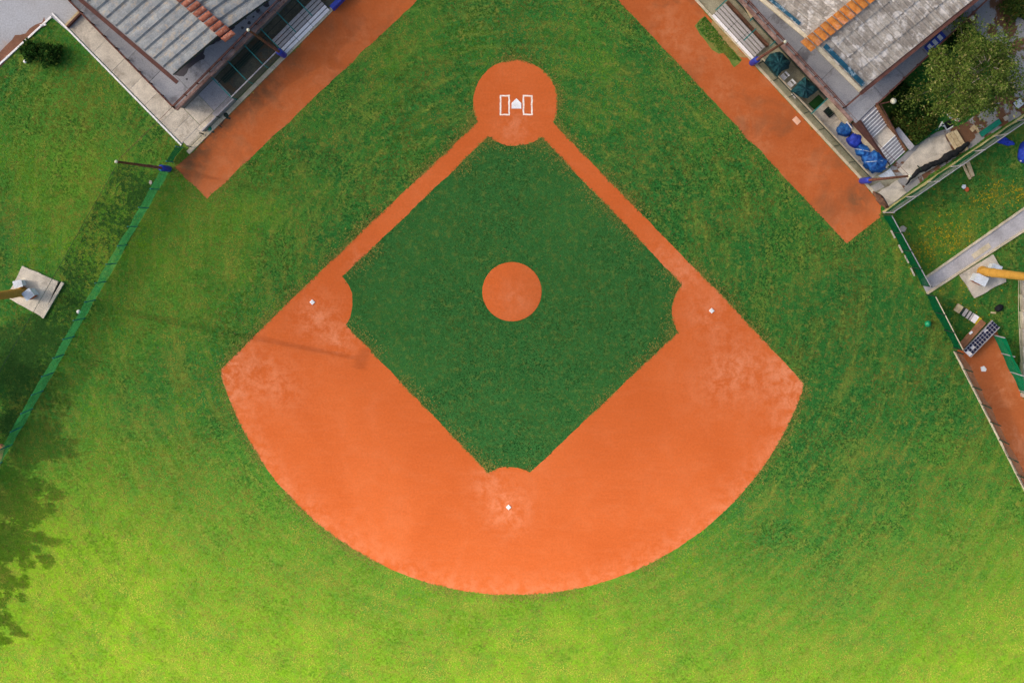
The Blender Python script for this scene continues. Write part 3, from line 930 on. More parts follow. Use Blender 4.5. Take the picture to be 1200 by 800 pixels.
# pale patches torn in the windbreak
for k, (x, y) in enumerate([(1045, 270), (1054, 287), (1061, 299), (1068, 314)]):
    p = P(x, y, 0.02)
    q = P(x + 4.5, y + 9, 0.02)
    tag(obj('torn_sheet', MB().bar(p - Vector((.1, 0, -.12)), q - Vector((.1, 0, -.12)), 0.10, 0.22), M['stone']), ('first', 'second', 'third', 'fourth')[k] + ' pale strip at the windbreak fence foot counted from the yard fence corner', 'strip', 'pale strips at the fence foot')

# ------------------------------------------------------------------ left dugout
ld = thing('dugout', 'dark meshed dugout with teal beams under the ribbed roof clubhouse', 'dugout', FL.at(9, 1.5))
obj('floor', MB().fbox(FL, 5.45, 24, 0.3, 3.1, 0.0, 0.05), M['dugout_floor'], ld)
n = 11
for k in range(n):
    u0 = -1.3 + k * 2.3
    obj('kerb_block', MB().fbox(FL, u0 + .01, u0 + 2.28, -0.17, 0.22, 0, 0.13 + random.uniform(-.01, .01)), M['kerb'], ld)
for k in range(9):
    u = 5.5 + 2.1 * k
    obj('roof_beam', MB().bar(FL.at(u, 0.3, 2.3), FL.at(u, 2.86, 2.3 + 0.15), 0.09, 0.12), M['teal_steel'], ld)
    if k < 4:
        obj('front_post', MB().bar(FL.at(u, 0.3, 0.13), FL.at(u, 0.3, 2.3), 0.09, 0.09), M['teal_steel'], ld)
obj('front_rail', MB().bar(FL.at(5.5, 0.3, 2.36), FL.at(11.5, 0.3, 2.36), 0.10, 0.08), M['grey_steel'], ld)
net_strip('front_mesh', [FL.at(5.5, 0.3, 0.14), FL.at(11.5, 0.3, 0.14)], [FL.at(5.5, 0.3, 2.3), FL.at(11.5, 0.3, 2.3)], M['dugout_net'], ld)
net_strip('roof_mesh', [FL.at(5.5, 0.34, 2.32), FL.at(22.3, 0.34, 2.32)], [FL.at(5.5, 2.8, 2.47), FL.at(22.3, 2.8, 2.47)], M['black_net_thin'] if 'black_net_thin' in M else M['net_thin'], ld)
obj('low_wall', MB().fbox(FL, 1.2, 5.4, 0.32, 0.42, 0.06, 0.9), M['grey_steel'], ld)
net_strip('low_mesh', [FL.at(-0.8, 0.18, 0.14), FL.at(5.4, 0.18, 0.14)], [FL.at(-0.8, 0.18, 1.5), FL.at(5.4, 0.18, 1.5)], M['dugout_net'], ld)
for u in (-0.7, 1.0, 3.2):
    obj('front_post', MB().bar(FL.at(u, 0.2, 0.1), FL.at(u, 0.2, 1.6), 0.08, 0.08), M['dark_steel'], ld)
bn = thing('players_bench', 'long dark bench inside the dugout below the ribbed roof', 'bench', FL.at(8.4, 2.2))
for k in range(3):
    obj('seat_board', MB().fbox(FL, 5.8, 11.2, 2.0 + .2 * k, 2.17 + .2 * k, 0.5, 0.55), M['dark_steel'], bn)
for u in (6.0, 8.5, 11.0):
    obj('leg', MB().fbox(FL, u, u + .08, 2.05, 2.5, 0.05, 0.5), M['dark_steel'], bn)
def bleacher(fr, label, u0, u1, v0, pitch_, mats, joints):
    t = thing('bleacher', label, 'seats', fr.at((u0 + u1) / 2, v0), 'low seat tiers beside the dugouts')
    w = pitch_ * 0.80
    for k, mt in enumerate(mats):
        z = 0.30 + 0.06 * k
        cuts = [u0] + [u0 + (u1 - u0) * j for j in joints] + [u1]
        for a, b in zip(cuts[:-1], cuts[1:]):
            obj('seat_board', MB().fbox(fr, a + .012, b - .012, v0 + pitch_ * k, v0 + pitch_ * k + w, z - .08, z), M[mt], t)
    for a in [u0 + .1] + [u0 + (u1 - u0) * j for j in joints] + [u1 - .2]:
        obj('support', MB().fbox(fr, a - .05, a + .05, v0, v0 + pitch_ * len(mats) - .05, 0.02, 0.215), M['dark_steel'], t)
bleacher(FL, 'seat tiers with two white front boards beside the blue padded barrier', 11.75, 17.55, 0.02, 0.36, ['seat_white', 'seat_white', 'seat_grey', 'seat_grey', 'seat_grey'], (0.3, 0.62))
pd = thing('padded_barrier', 'royal blue padded barrier panels at the end of the seat tiers by the ribbed roof', 'barrier', FL.at(20, 0))
for k in range(4):
    u = 17.75 + 1.55 * k
    obj('pad_panel', MB().fbox(FL, u, u + 1.5, -0.28, 0.12, 0.02, 1.1), M['blue_pad'], pd)
pd = thing('padded_barrier', 'bright blue padded barrier panels beyond the seats by the grass patch', 'barrier', FR.at(-10, 0))
for k in range(4):
    u = -8.6 - 1.55 * k
    obj('pad_panel', MB().fbox(FR, u - 1.5, u, -0.30, 0.10, 0.02, 1.1), M['blue_tarp'], pd)
# things lying on the left clay
def green_stake(px, py, label):
    c = P(px, py)
    t = thing('green_weight', label, 'weight', c)
    obj('cone', MB().lathe(c, [(0.28, 0.006), (0.26, 0.08), (0.12, 0.25), (0.05, 0.34)], 10), M['dark_steel'] if px > 250 else M['green_board'], t, smooth=True)
    obj('foot', MB().bar(P(px - 2, py + 3, 0.04), P(px + 5, py + 4, 0.04), 0.16, 0.06), M['dark_steel'], t)
green_stake(246, 151, 'teal green weight on the clay edge by the forecourt')
green_stake(265, 135, 'small dark green weight on the clay beside the kerb')
t = thing('rake', 'long handled rake lying on the clay near the green weights', 'rake', P(263, 143))
obj('handle', MB().tube([P(264, 138, .05), P(258, 148, .05)], 0.025, 6), M['dark_steel'], t)
obj('head', MB().bar(P(256, 146.5, .05), P(260, 149.5, .05), 0.08, 0.06), M['dark_steel'], t)

# ------------------------------------------------------------------ light masts
def mast(px, py, label, pad_px, pad_label, boxes, h=27, r=0.42):
    c = P(px, py)
    pad = thing('mast_footing', pad_label, 'concrete pad', (c.x, c.y, 0), 'footings of the light masts')
    pp = [P(x, y) for x, y in pad_px]
    obj('slab', MB().prism(wob([p.to_2d() for p in pp], 0.08, 0.4, px), 0.0, 0.22), M['concrete'], pad)
    t = thing('light_mast', label, 'light mast', (c.x, c.y, 0.22), 'floodlight masts')
    obj('mast_shaft', MB().tube([c + Vector((0, 0, .22)), c + Vector((0, 0, h * .35)), c + Vector((0, 0, h))], [r, r * .85, r * .5], 16), M['yellow'], t, smooth=True)
    obj('base_flange', MB().lathe(c + Vector((0, 0, .221)), [(r + .1, 0), (r + .1, .08), (r + .03, .12), (r + .02, .3)], 16), M['yellow'], t)
    obj('joint_collar', MB().lathe(c + Vector((0, 0, h * .1)), [(r * .99, 0), (r * 1.03, 0.03), (r * 1.03, 0.2), (r * .97, 0.24)], 16), M['yellow'], t, smooth=True)
    hd = obj('lamp_head', MB().bar(c + Vector((-.4, -.9, h + .3)), c + Vector((.4, .9, h + .3)), 0.25, 0.3), M['grey_steel'], t)
    for k in range(5):
        q = c + Vector((0.35 * (-.8 + .4 * k) + (.35 if px < 600 else -.35), -.8 + .4 * k, h + .35))
        obj('floodlight', MB().bar(q - Vector((.2, 0, .15)), q + Vector((.2, 0, .15)), 0.34, 0.34), M['cabinet'], hd)
    for (x0, y0, x1, y1, w, hh, lab) in boxes:
        a, b = P(x0, y0, .22), P(x1, y1, .22)
        e = thing('electric_cabinet', lab, 'cabinet', a.lerp(b, .5), 'cabinets at the mast feet')
        obj('body', MB().bar(a + Vector((0, 0, hh / 2)), b + Vector((0, 0, hh / 2)), w, hh), M['cabinet'], e)
        d = (b - a).normalized()
        s_ = Vector((d.y, -d.x, 0))
        obj('door', MB().bar(a + d * .08 + s_ * (w / 2 + .018) + Vector((0, 0, hh / 2)), b - d * .08 + s_ * (w / 2 + .018) + Vector((0, 0, hh / 2)), 0.03, hh * .8), M['cabinet_rust'], e)
        obj('lid', MB().bar(a - d * .05 + Vector((0, 0, hh + .031)), b + d * .05 + Vector((0, 0, hh + .031)), w + .12, 0.06), M['cabinet'], e)
mast(28, 342, 'ochre floodlight mast rising from the footing beside the light green fence', [(27, 311), (69, 330), (50, 371), (9, 348)], 'pale concrete footing with a cut edge strip beside the light green fence',
     [(35, 347, 43, 341, 0.75, 1.2, 'big pale electric cabinet in front of the mast by the light green fence'), (21, 333, 30, 331, 0.55, 0.9, 'small pale electric cabinet behind the mast by the light green fence')])
ob = thing('edge_block', 'long pale concrete edge strip beside the mast footing and its dark gap', 'concrete strip', P(63, 350))
obj('block', MB().bar(P(74, 331, .1), P(50, 372, .1), 0.28, 0.34), M['concrete'], ob)
obj('dark_gap', MB().bar(P(71, 330, .02), P(48.5, 370, .02), 0.12, 0.1), M['black'], ob)
mast(1150, 318, 'ochre floodlight mast rising from the footing beside the drain channel', [(1124, 322), (1163, 298), (1177, 322), (1178, 330), (1141, 349)], 'pale concrete footing of the mast beside the drain channel',
     [(1138, 324, 1150, 330, 0.75, 1.2, 'rusty pale electric cabinet in front of the mast by the drain channel'), (1158, 312, 1168, 316, 0.6, 0.9, 'white electric cabinet with rusty door behind the mast by the drain channel')])

# ------------------------------------------------------------------ right clubhouse
rb = thing('clubhouse', 'clubhouse with weathered fibre cement roof and orange ridge tiles', 'building', FR.at(2, 9))
obj('wall', MB().fbox(FR, -16, 10.1, 2.55, 22, 0.0, ZT - 0.25), M['wall'], rb)
us = [-16.2, -12.5, -9.0, -5.6, -2.1, 1.9, 5.2, 8.5, 10.3]
for i in range(8):
    obj('terrace_slab', MB().fbox(FR, us[i] + .014, us[i + 1] - .014, 2.25, 5.6, ZT - 0.25, ZT), M['terrace'], rb)
vs = [5.63, 8.2, 11, 13.8, 17, 22]
for i in range(5):
    obj('terrace_slab', MB().fbox(FR, 7.6, 10.3, vs[i], vs[i + 1] - .025, ZT - 0.25, ZT), M['terrace'], rb)
obj('edge_beam', MB().fbox(FR, -16, 9.9, 1.98, 2.245, ZT - 0.3, ZT + 0.08), M['ledge'], rb)
obj('edge_beam', MB().fbox(FR, 10.305, 10.40, 4.7, 22, ZT - 0.3, ZT + 0.12), M['fascia'], rb)
railing(rb, [FR.at(-16, 2.32), FR.at(8.45, 2.32)], ZT, 1.0, 1.25)
railing(rb, [FR.at(8.45, 2.32), FR.at(8.55, 4.3)], ZT, 1.0, 1.0)
railing(rb, [FR.at(10.25, 4.7), FR.at(10.25, 21.5)], ZT, 1.0, 1.6)
obj('upper_wall', MB().fbox(FR, -6, 7.4, 4.9, 21, ZT + .005, 5.6), M['wall'], rb)
for u in (-4.5, -1.5, 1.5, 4.5):
    wdw = obj('window', MB().fbox(FR, u, u + 1.4, 4.84, 4.895, ZT + 0.9, ZT + 2.0), M['teal_glass'], rb)
    obj('window_frame', MB().fbox(FR, u - .07, u + 1.47, 4.80, 4.835, ZT + 0.82, ZT + 0.9), M['white'], wdw)
rE = P(1010, 105, ZE)
rEd = (P(1125, 12, ZE) - rE).normalized()
rR = P(953, 47.5, ZR)
rF = Vector((2 * rR.x - rE.x, 2 * rR.y - rE.y, ZE))
def fibre_slope(e, r, d, length, parent):
    down = (e - r)
    Ls = down.length
    rows = [0.0, 0.24, 0.49, 0.74, 1.0]
    w = 1.02
    ncol = int(length / w)
    nrm = d.cross(down).normalized()
    if nrm.z < 0:
        nrm = -nrm
    for c in range(ncol):
        for q in range(4):
            s0, s1 = rows[q], rows[q + 1] + (0.012 if q < 3 else 0)
            x0, x1 = c * w + random.uniform(.005, .03), (c + 1) * w - random.uniform(.0, .02)
            lift = 0.05 * (3 - q) + random.uniform(0, 0.02)
            m = MB()
            prof = [(0, 0), (.12, .045), (.25, 0), (.5, 0), (.62, .045), (.75, 0), (1, 0)]
            for (a, za), (b, zb) in zip(prof[:-1], prof[1:]):
                pts = []
                for (xx, zz, ss) in ((a, za, s0), (b, zb, s0), (b, zb, s1), (a, za, s1)):
                    pts.append(r + d * (x0 + (x1 - x0) * xx) + down * ss + nrm * (zz + lift + (0.03 if ss == s1 else 0)))
                m.hexa([p - nrm * 0.03 for p in pts], pts)
            obj('roof_sheet', m, M['fibre'], parent)
fibre_slope(rE, rR, rEd, 13.5, rb)
fibre_slope(rF, rR, rEd, 6.5, rb)
dn = (rE - rR).normalized()
obj('verge_kerb', MB().bar(rR - rEd * .18 + dn * .3 + Vector((0, 0, .06)), rE - rEd * .18 + Vector((0, 0, .06)), 0.32, 0.22), M['kerb'], rb)
obj('verge_gutter', MB().bar(rR + rEd * .30 + dn * 1.0 + Vector((0, 0, .30)), rE + rEd * .30 - dn * .25 + Vector((0, 0, .30)), 0.42, 0.06), M['teal_glass'], rb)
dn2 = (rF - rR).normalized()
obj('verge_kerb', MB().bar(rR - rEd * .18 + dn2 * .3 + Vector((0, 0, .06)), rF - rEd * .18 + Vector((0, 0, .06)), 0.32, 0.22), M['kerb'], rb)
obj('verge_gutter', MB().bar(rR + rEd * .25 + dn2 * 1.9 + Vector((0, 0, .30)), rF + rEd * .25 - dn2 * .25 + Vector((0, 0, .30)), 0.3, 0.06), M['teal_glass'], rb)
obj('gutter', MB().bar(rE - rEd * .3 + dn * .22 + Vector((0, 0, -.12)), rE + rEd * 14.2 + dn * .22 + Vector((0, 0, -.12)), 0.34, 0.2), M['fascia'], rb)
obj('end_verge', MB().bar(rR + rEd * 13.75 + dn * 0.2, rE + rEd * 13.75, 0.34, 0.3), M['wood'], rb)
acR = Vector((dn.x, dn.y, 0)).normalized()
for k in range(20):
    c = rR - rEd * 0.72 + rEd * (0.72 * k + 0.1) + Vector((0, 0, 0.24 + random.uniform(0, .03)))
    ridge_tile(c, rEd, acR, 0.62, 1.3 + random.uniform(-.05, .05), M['ridge_orange'], rb, 0.2)
# panel in the side gap
sp = obj('sign_panel', MB().fbox(FR, 9.5, 10.2, 11.2, 13.2, ZT + .02, ZT + 0.35), M['blue_pad'], None)
tag(sp, 'blue and white box lying on the side terrace below the roof gutter', 'box')
for k in range(3):
    obj('white_stripe', MB().fbox(FR, 9.6, 10.1, 11.35 + .6 * k, 11.7 + .6 * k, ZT + .352, ZT + .37), M['cabinet'], sp)

# outside staircase: two flights and a landing
st = thing('staircase', 'grey concrete outside staircase with two flights and a landing', 'stairs', FR.at(13, 3.7))
u, z = 10.35, ZT
steps = []
nst = 14
for k in range(nst):
    if k == 7:
        u2 = u + 1.35
    else:
        u2 = u + (15.85 - 10.35 - 1.35) / (nst - 1)
    z2 = ZT - (k + 1) * ZT / (nst + 1)
    obj('step', MB().fbox(FR, u, u2 - 0.02, 2.75, 4.55, max(0.02, z2 - 0.5), z2), M['concrete_grey'] if k != 7 else M['concrete'], st)
    obj('nosing', MB().fbox(FR, u2 - 0.10, u2 - .021, 2.74, 4.56, z2 + .001, z2 + 0.03), M['white'], st)
    u = u2
def slope_wall(parent, name, v0, v1, dz, mat, u1=15.8):
    b = [FR.at(10.4, v0, 0), FR.at(u1, v0, 0), FR.at(u1, v1, 0), FR.at(10.4, v1, 0)]
    tp = [FR.at(10.4, v0, ZT + dz), FR.at(u1, v0, 0.15 + dz), FR.at(u1, v1, 0.15 + dz), FR.at(10.4, v1, ZT + dz)]
    obj(name, MB().hexa(b, tp), mat, parent)
slope_wall(st, 'side_wall', 2.55, 2.73, 0.1, M['fascia'])
slope_wall(st, 'side_wall', 4.58, 4.78, 0.25, M['brown_wood'])
obj('handrail', MB().bar(FR.at(10.4, 4.68, ZT + 1.1), FR.at(14.2, 4.68, 1.5), 0.08, 0.08), M['rust'], st)
obj('ramp_cap', MB().bar(FR.at(13.6, 5.15, 0.9), FR.at(16.0, 5.15, 0.5), 0.55, 0.25), M['concrete_grey'], st)
t = thing('globe_lamp', 'round pale globe lamp on an arm over the dark shrubs by the stairs', 'lamp', FR.at(10.5, 4.9, ZT))
g = P(1047, 118.5, 4.2)
obj('arm', MB().tube([FR.at(10.45, 4.8, ZT), FR.at(10.45, 4.8, 4.1), g], 0.05, 6), M['rust'], t)
obj('globe', MB().lathe(g, [(0.05, -.28), (0.2, -.22), (0.28, 0), (0.2, .22), (0.05, .28)], 14), M['globe'], t, smooth=True)
t = thing('globe_lamp', 'round pale globe lamp over the yard pavement behind the roof', 'lamp', P(1137, 24))
g = P(1139.5, 21.5, 3.2)
obj('post', MB().tube([Vector((g.x, g.y, 0)), Vector((g.x, g.y, 2.95))], 0.06, 8), M['rust'], t)
obj('globe', MB().lathe(g, [(0.05, -.25), (0.18, -.2), (0.25, 0), (0.18, .2), (0.05, .25)], 14), M['globe'], t, smooth=True)

# ------------------------------------------------------------------ right dugout
rd = thing('dugout', 'open dugout with teal beams and mesh front below the terrace with orange ridge tiles', 'dugout', FR.at(3, 1.2))
obj('floor', MB().fbox(FR, -9, 17.4, 0.1, 2.5, 0.0, 0.04), M['dugout_floor_pale'], rd)
for k in range(12):
    u0 = -8.4 + 2.15 * k
    obj('kerb_block', MB().fbox(FR, u0 + .01, u0 + 2.13, -0.17, 0.06, 0, 0.12 + random.uniform(-.01, .01)), M['kerb'], rd)
for k, (u0, u1) in enumerate([(7.1, 9.2), (9.22, 11.4), (11.42, 13.6), (13.62, 15.6)]):
    obj('paving_slab', MB().fbox(FR, u0, u1, 0.75, 2.13, 0.041, 0.075), M['concrete'], rd)
obj('back_kerb', MB().fbox(FR, 7.2, 15.7, 2.14, 2.54, 0.02, 0.7), M['kerb'], rd)
for u, v0, v1 in [(-5.95, 0.1, 2.4), (-3.1, 1.7, 2.4), (-0.15, 1.5, 2.4), (6.95, 0.1, 2.4), (-2.2, 0.1, 1.6)]:
    obj('roof_beam', MB().bar(FR.at(u, v0, 2.2), FR.at(u, v1, 2.3), 0.10, 0.12), M['teal_steel'], rd)
obj('front_rail', MB().bar(FR.at(0.3, 0.15, 2.05), FR.at(15.2, 0.15, 2.05), 0.07, 0.07), M['dark_steel'], rd)
for k in range(8):
    u = 0.4 + 2.1 * k
    obj('front_post', MB().bar(FR.at(u, 0.15, 0.1), FR.at(u, 0.15, 2.05), 0.07, 0.07), M['dark_steel'], rd)
net_strip('front_mesh', [FR.at(0.3, 0.15, 0.13), FR.at(15.2, 0.15, 0.13)], [FR.at(0.3, 0.15, 2.02), FR.at(15.2, 0.15, 2.02)], M['dugout_net'], rd)
obj('low_rail', MB().bar(FR.at(0.2, 0.62, 0.55), FR.at(15, 0.62, 0.55), 0.09, 0.4), M['kerb'], rd)
net_strip('roof_mesh', [FR.at(-6, 0.2, 2.25), FR.at(7, 0.2, 2.25)], [FR.at(-6, 2.3, 2.32), FR.at(7, 2.3, 2.32)], M['net_thin'], rd)
bleacher(FR, 'seat tiers with one white front board beside the grass patch on the clay', -5.85, -0.35, -0.05, 0.33, ['seat_white', 'seat_grey', 'seat_grey', 'seat_grey', 'seat_grey'], (0.36, 0.62))
tag(obj('earth_bed', MB().fbox(FR, -5.8, -0.2, 1.7, 2.05, 0.041, 0.12), M['soil']), 'narrow brown earth bed behind the grey seat tiers', 'earth bed')
tag(obj('timber_beam', MB().bar(P(871, 2, 2.6), P(882, 20, 2.6), 0.34, 0.3), M['wood']), 'thick pale timber lying along the terrace edge', 'timber')
# draped teal cloths over frames
def cloth(pts, z, label, seed):
    c = sum((P(x, y, z) for x, y in pts), Vector()) / len(pts)
    outline = [P(x, y, z) for x, y in pts]
    m = MB()
    n = len(outline)
    fine = []
    for i in range(n):
        for k in range(4):
            fine.append(outline[i].lerp(outline[(i + 1) % n], k / 4))
    rings = 6
    idx = []
    for r in range(rings + 1):
        f = 1 - r / rings
        row = []
        for j, p in enumerate(fine):
            q = c + (p - c) * max(f, 0.03)
            fold = 0.16 * math.sin(j * 2.1 + seed) * f + 0.2 * mnoise.noise(Vector((q.x * 1.7, q.y * 1.7, seed)))
            m.v.append((q.x, q.y, z + 0.4 * (1 - f * f) + fold - 0.25 * f ** 4))
            row.append(len(m.v) - 1)
        idx.append(row)
    for r in range(rings):
        for j in range(len(fine)):
            k = (j + 1) % len(fine)
            m.f.append((idx[r][j], idx[r][k], idx[r + 1][k], idx[r + 1][j]))
    m.f.append(tuple(idx[-1]))
    t = thing('shade_cloth', label, 'cloth', (c.x, c.y, 0), 'teal cloths on stands in the dugout')
    o = obj('cloth', m, M['teal_tarp'], t)
    so = o.modifiers.new('thickness', 'SOLIDIFY')
    so.thickness = 0.02
    obj('stand', MB().tube([(c.x, c.y, 0.04), (c.x, c.y, z + 0.3)], 0.05, 8), M['dark_steel'], t)
    obj('stand_foot', MB().lathe((c.x, c.y, 0.042), [(0.3, 0), (0.28, .06), (0.07, .1)], 10), M['dark_steel'], t)
cloth([(896, 73), (903, 63), (915, 60), (927, 72), (925, 80), (917, 83), (911, 91), (905, 85)], 1.7, 'dark teal crumpled cloth beside the padded pole and two white chairs', 1.0)
cloth([(927, 107), (938, 95), (944, 90), (961, 104), (947, 115), (940, 114)], 1.7, 'dark teal ribbed cloth next to the bare teal beam', 4.0)
def chair(px, py, label):
    u, v = FR.uv(px, py)
    t = thing('white_chair', label, 'chair', FR.at(u, v, .04), 'white chairs in the dugout')
    obj('seat', MB().fbox(FR, u - .28, u + .28, v - .32, v + .2, 0.42, 0.47), M['seat_white'], t)
    obj('backrest', MB().fbox(FR, u - .28, u + .28, v + .33, v + .42, 0.48, 0.95), M['white'], t)
    for a in (-.25, .2):
        for b in (-.28, .12):
            obj('leg', MB().fbox(FR, u + a, u + a + .05, v + b, v + b + .05, 0.04, 0.42), M['white'], t)
        obj('back_strut', MB().fbox(FR, u + a, u + a + .05, v + .2, v + .35, 0.43, 0.5), M['white'], t)
chair(917, 91, 'white chair close to the crumpled teal cloth')
chair(924.5, 100, 'white chair midway between the two teal cloths')
chair(931, 111, 'white chair half under the ribbed teal cloth')
c4 = [P(x, y) for x, y in [(947, 122), (959, 111), (967, 119), (954, 129)]]
tag(obj('carpet', MB().prism(c4, 0.085, 0.12), M['carpet']), 'square of green carpet on the dugout floor beside the teal beam', 'carpet')
cr = thing('black_crate', 'small dark grated crate beside the green carpet', 'crate', P(971, 131))
u, v = FR.uv(971, 131.5)
for a in (-.42, .36):
    obj('side', MB().fbox(FR, u + a, u + a + .06, v - .35, v + .35, .08, .45), M['black'], cr)
for a in (-.35, .29):
    obj('end', MB().fbox(FR, u - .355, u + .355, v + a, v + a + .06, .08, .45), M['black'], cr)
for k in range(4):
    obj('slat', MB().fbox(FR, u - .34 + .18 * k, u - .24 + .18 * k, v - .285, v + .285, .36, .42), M['dark_steel'], cr)
obj('bottom', MB().fbox(FR, u - .34, u + .34, v - .28, v + .28, .08, .11), M['black'], cr)
# blue tarpaulin-covered rolls
def tarp(px, py, rx, ry, h, label, mat, seed, cr_=0.25, a=0.0, strap=True):
    c = P(px, py, 0.075)
    t = thing('blue_tarp_bundle', label, 'tarpaulin bundle', c, 'blue tarpaulin bundles beside the stairs')
    obj('cover', MB().dome(c, rx, ry, h, cr_, 26, 9, seed, a), M[mat], t, smooth=True)
    if strap:
        d = Vector((math.cos(a + .6), math.sin(a + .6), 0))
        pts = [c + d * (rx * 1.05 * math.cos(q)) + Vector((0, 0, 0.04 + h * 1.04 * abs(math.sin(q)) ** .7)) for q in [math.pi * i / 10 for i in range(11)]]
        obj('strap', MB().tube(pts, 0.03, 5), M['cabinet'], t)
tarp(989, 151.5, 0.70, 0.68, 0.75, 'round light blue covered bundle with a white board behind it', 'blue_tarp', 1.3, 0.30, strap=False)
tarp(1001, 164.5, 0.70, 0.68, 0.8, 'round royal blue covered bundle between two lighter blue ones', 'navy_tarp', 6.1, 0.22, strap=False)
tarp(1010.5, 177, 0.8, 0.6, 0.8, 'tied light blue covered bundle with a pale strap', 'blue_tarp', 9.7, 0.3, R(-46))
tarp(1024, 189.5, 1.15, 0.98, 1.0, 'large crumpled blue tarpaulin heap beside the padded pole', 'blue_tarp', 14.2, 0.42, R(-30))
tag(obj('white_board', MB().bar(P(991, 143, .5), P(997, 151, .5), 0.08, 0.9), M['seat_white']), 'narrow white board standing behind the round blue bundle', 'board')
# slabs in the corner by the padded pole
for (pts, lab, h, mt) in [([(1029, 206), (1043, 198), (1049, 207), (1037, 211)], 'white slab leaning in the corner beneath the rusty pole', .12, 'cabinet'),
                          ([(1016, 220), (1031, 213), (1036, 219), (1022, 227)], 'pale mottled slab beside the foot of the padded pole', .1, 'stone'),
                          ([(1029, 226), (1051, 211), (1062, 226), (1041, 241), (1035, 230)], 'broad pinkish concrete slab in the fence corner', .07, 'concrete')]:
    tag(obj('concrete_slab', MB().prism(wob([P(*q).to_2d() for q in pts], .08, .3, pts[0][0]), 0.012, h), M[mt]), lab, 'slab')
tag(obj('clay_heap', MB().dome(P(1033, 236, .01), 0.85, 0.3, 0.16, .9, 22, 5, 3.0, R(-50)), M['soil'], smooth=True), 'small heap of brown earth against the slab in the fence corner', 'earth heap')
# black net slumped along the yard fence
m = MB()
path = [(1062, 216), (1074, 203), (1086, 196), (1100, 190), (1112, 183), (1126, 175), (1138, 166)]
wid = [0.15, 0.55, 0.75, 0.6, 0.95, 0.7, 0.3]
fine_p, fine_w = [], []
for i in range(len(path) - 1):
    for k in range(5):
        f = k / 5
        fine_p.append(P(path[i][0] * (1 - f) + path[i + 1][0] * f + random.uniform(-1, 1), path[i][1] * (1 - f) + path[i + 1][1] * f + random.uniform(-1, 1), 0.3 + random.uniform(-.05, .05)))
        fine_w.append((wid[i] * (1 - f) + wid[i + 1] * f) * random.uniform(.36, .44))
tag(obj('slumped_net', MB().tube(fine_p, fine_w, 9), M['black'], smooth=False), 'crumpled black netting lying along the inside of the yard fence', 'netting')
tag(obj('tall_stake', MB().bar(P(1075, 194, 0), P(1079.5, 199, .8), 0.08, 0.06), M['dark_steel']), 'short dark stake beside the crumpled black netting', 'stake')
# planks, boards, junk in the yard
bp = thing('plank_platform', 'low platform of three pale planks beside the white trestle', 'platform', P(1117, 167))
a, b = P(1107, 158), P(1121, 181)
dx = (P(1120, 152) - P(1107, 158)) / 3
for k in range(3):
    s0 = dx * (k + .5)
    obj('plank', MB().bar(a + s0 + Vector((0, 0, .24)), b + s0 + Vector((0, 0, .24 + random.uniform(-.01, .01))), dx.length - .04, 0.07), M['wood'], bp)
for f in (.1, .9):
    q = a.lerp(b, f)
    obj('bearer', MB().bar(q + Vector((0, 0, .1)), q + dx * 3 + Vector((0, 0, .1)), 0.12, 0.19), M['brown_wood'], bp)
slab = kind(obj('concrete_yard', MB().prism([P(x, y) for x, y in [(1052, 199), (1085, 163), (1106, 158), (1119, 182), (1066, 213)]], 0.0, 0.05), M['concrete']), 'structure')
tr = thing('trestle', 'white painted A-shaped trestle frame standing beside the planks', 'trestle', P(1104, 149))
A0, A1, A2, A3 = P(1099, 152, .0), P(1109.5, 152.5, 0), P(1104.5, 143, 1.0), P(1106, 147, .45)
for p, q in ((A0, A2), (A1, A2), (P(1101.5, 147.5, .45), P(1107.5, 148, .45)), (P(1096, 153, .06), P(1101, 149.5, .06)), (P(1109, 152.5, .06), P(1117, 148, .06))):
    obj('bar', MB().bar(p, q, 0.10, 0.10), M['white'], tr)
tag(obj('dark_mat', MB().prism([P(x, y) for x, y in [(1102, 146), (1112, 141), (1119, 147), (1108, 153)]], 0.051, 0.09), M['black']), 'dark mat on the ground below the white trestle', 'mat')
pk = thing('cloth_pile', 'pile of pink and white cloths under the tree edge', 'cloth pile', P(1117, 138))
for k, (x, y, r_, mt) in enumerate([(1112, 134, .28, 'white'), (1115, 137, .3, 'cabinet'), (1118, 138, .32, 'pink'), (1121, 140, .26, 'white'), (1123, 141, .22, 'pink')]):
    obj('cloth', MB().dome(P(x, y, .04), r_, r_ * .7, .3, .5, 12, 4, k * 3.1), M[mt], pk)
tag(obj('green_plank', MB().bar(P(1149, 158, .12), P(1172, 142, .12), 0.5, 0.12), M['green_board']), 'long teal green board lying beside the yard fence', 'board')
tag(obj('small_block', MB().bar(P(1177, 140, .14), P(1181, 137, .14), 0.4, 0.28), M['stone']), 'small beige block at the end of the teal green board', 'block')
lw = thing('timber_corner', 'broken pale timber corner piece on the brown earth', 'timber', P(1143, 152))
obj('piece', MB().bar(P(1138, 153, .1), P(1143, 148, .1), 0.4, 0.16), M['wood'], lw)
obj('piece', MB().bar(P(1143.3, 149, .1), P(1147, 155, .1), 0.18, 0.16), M['wood'], lw)
ws = thing('inspection_cover', 'white square cover with dark rim on the yard pavement', 'cover', P(1193.5, 121))
sq = [(1186, 121), (1195, 114), (1201, 122), (1192, 129)]
obj('rim', MB().prism([P(x, y) for x, y in sq], 0.01, 0.05), M['black'], ws)
cc = P(1193.5, 121.5)
obj('cover', MB().prism([cc + (P(x, y) - cc) * .86 for x, y in sq], 0.051, 0.09), M['cabinet'], ws)
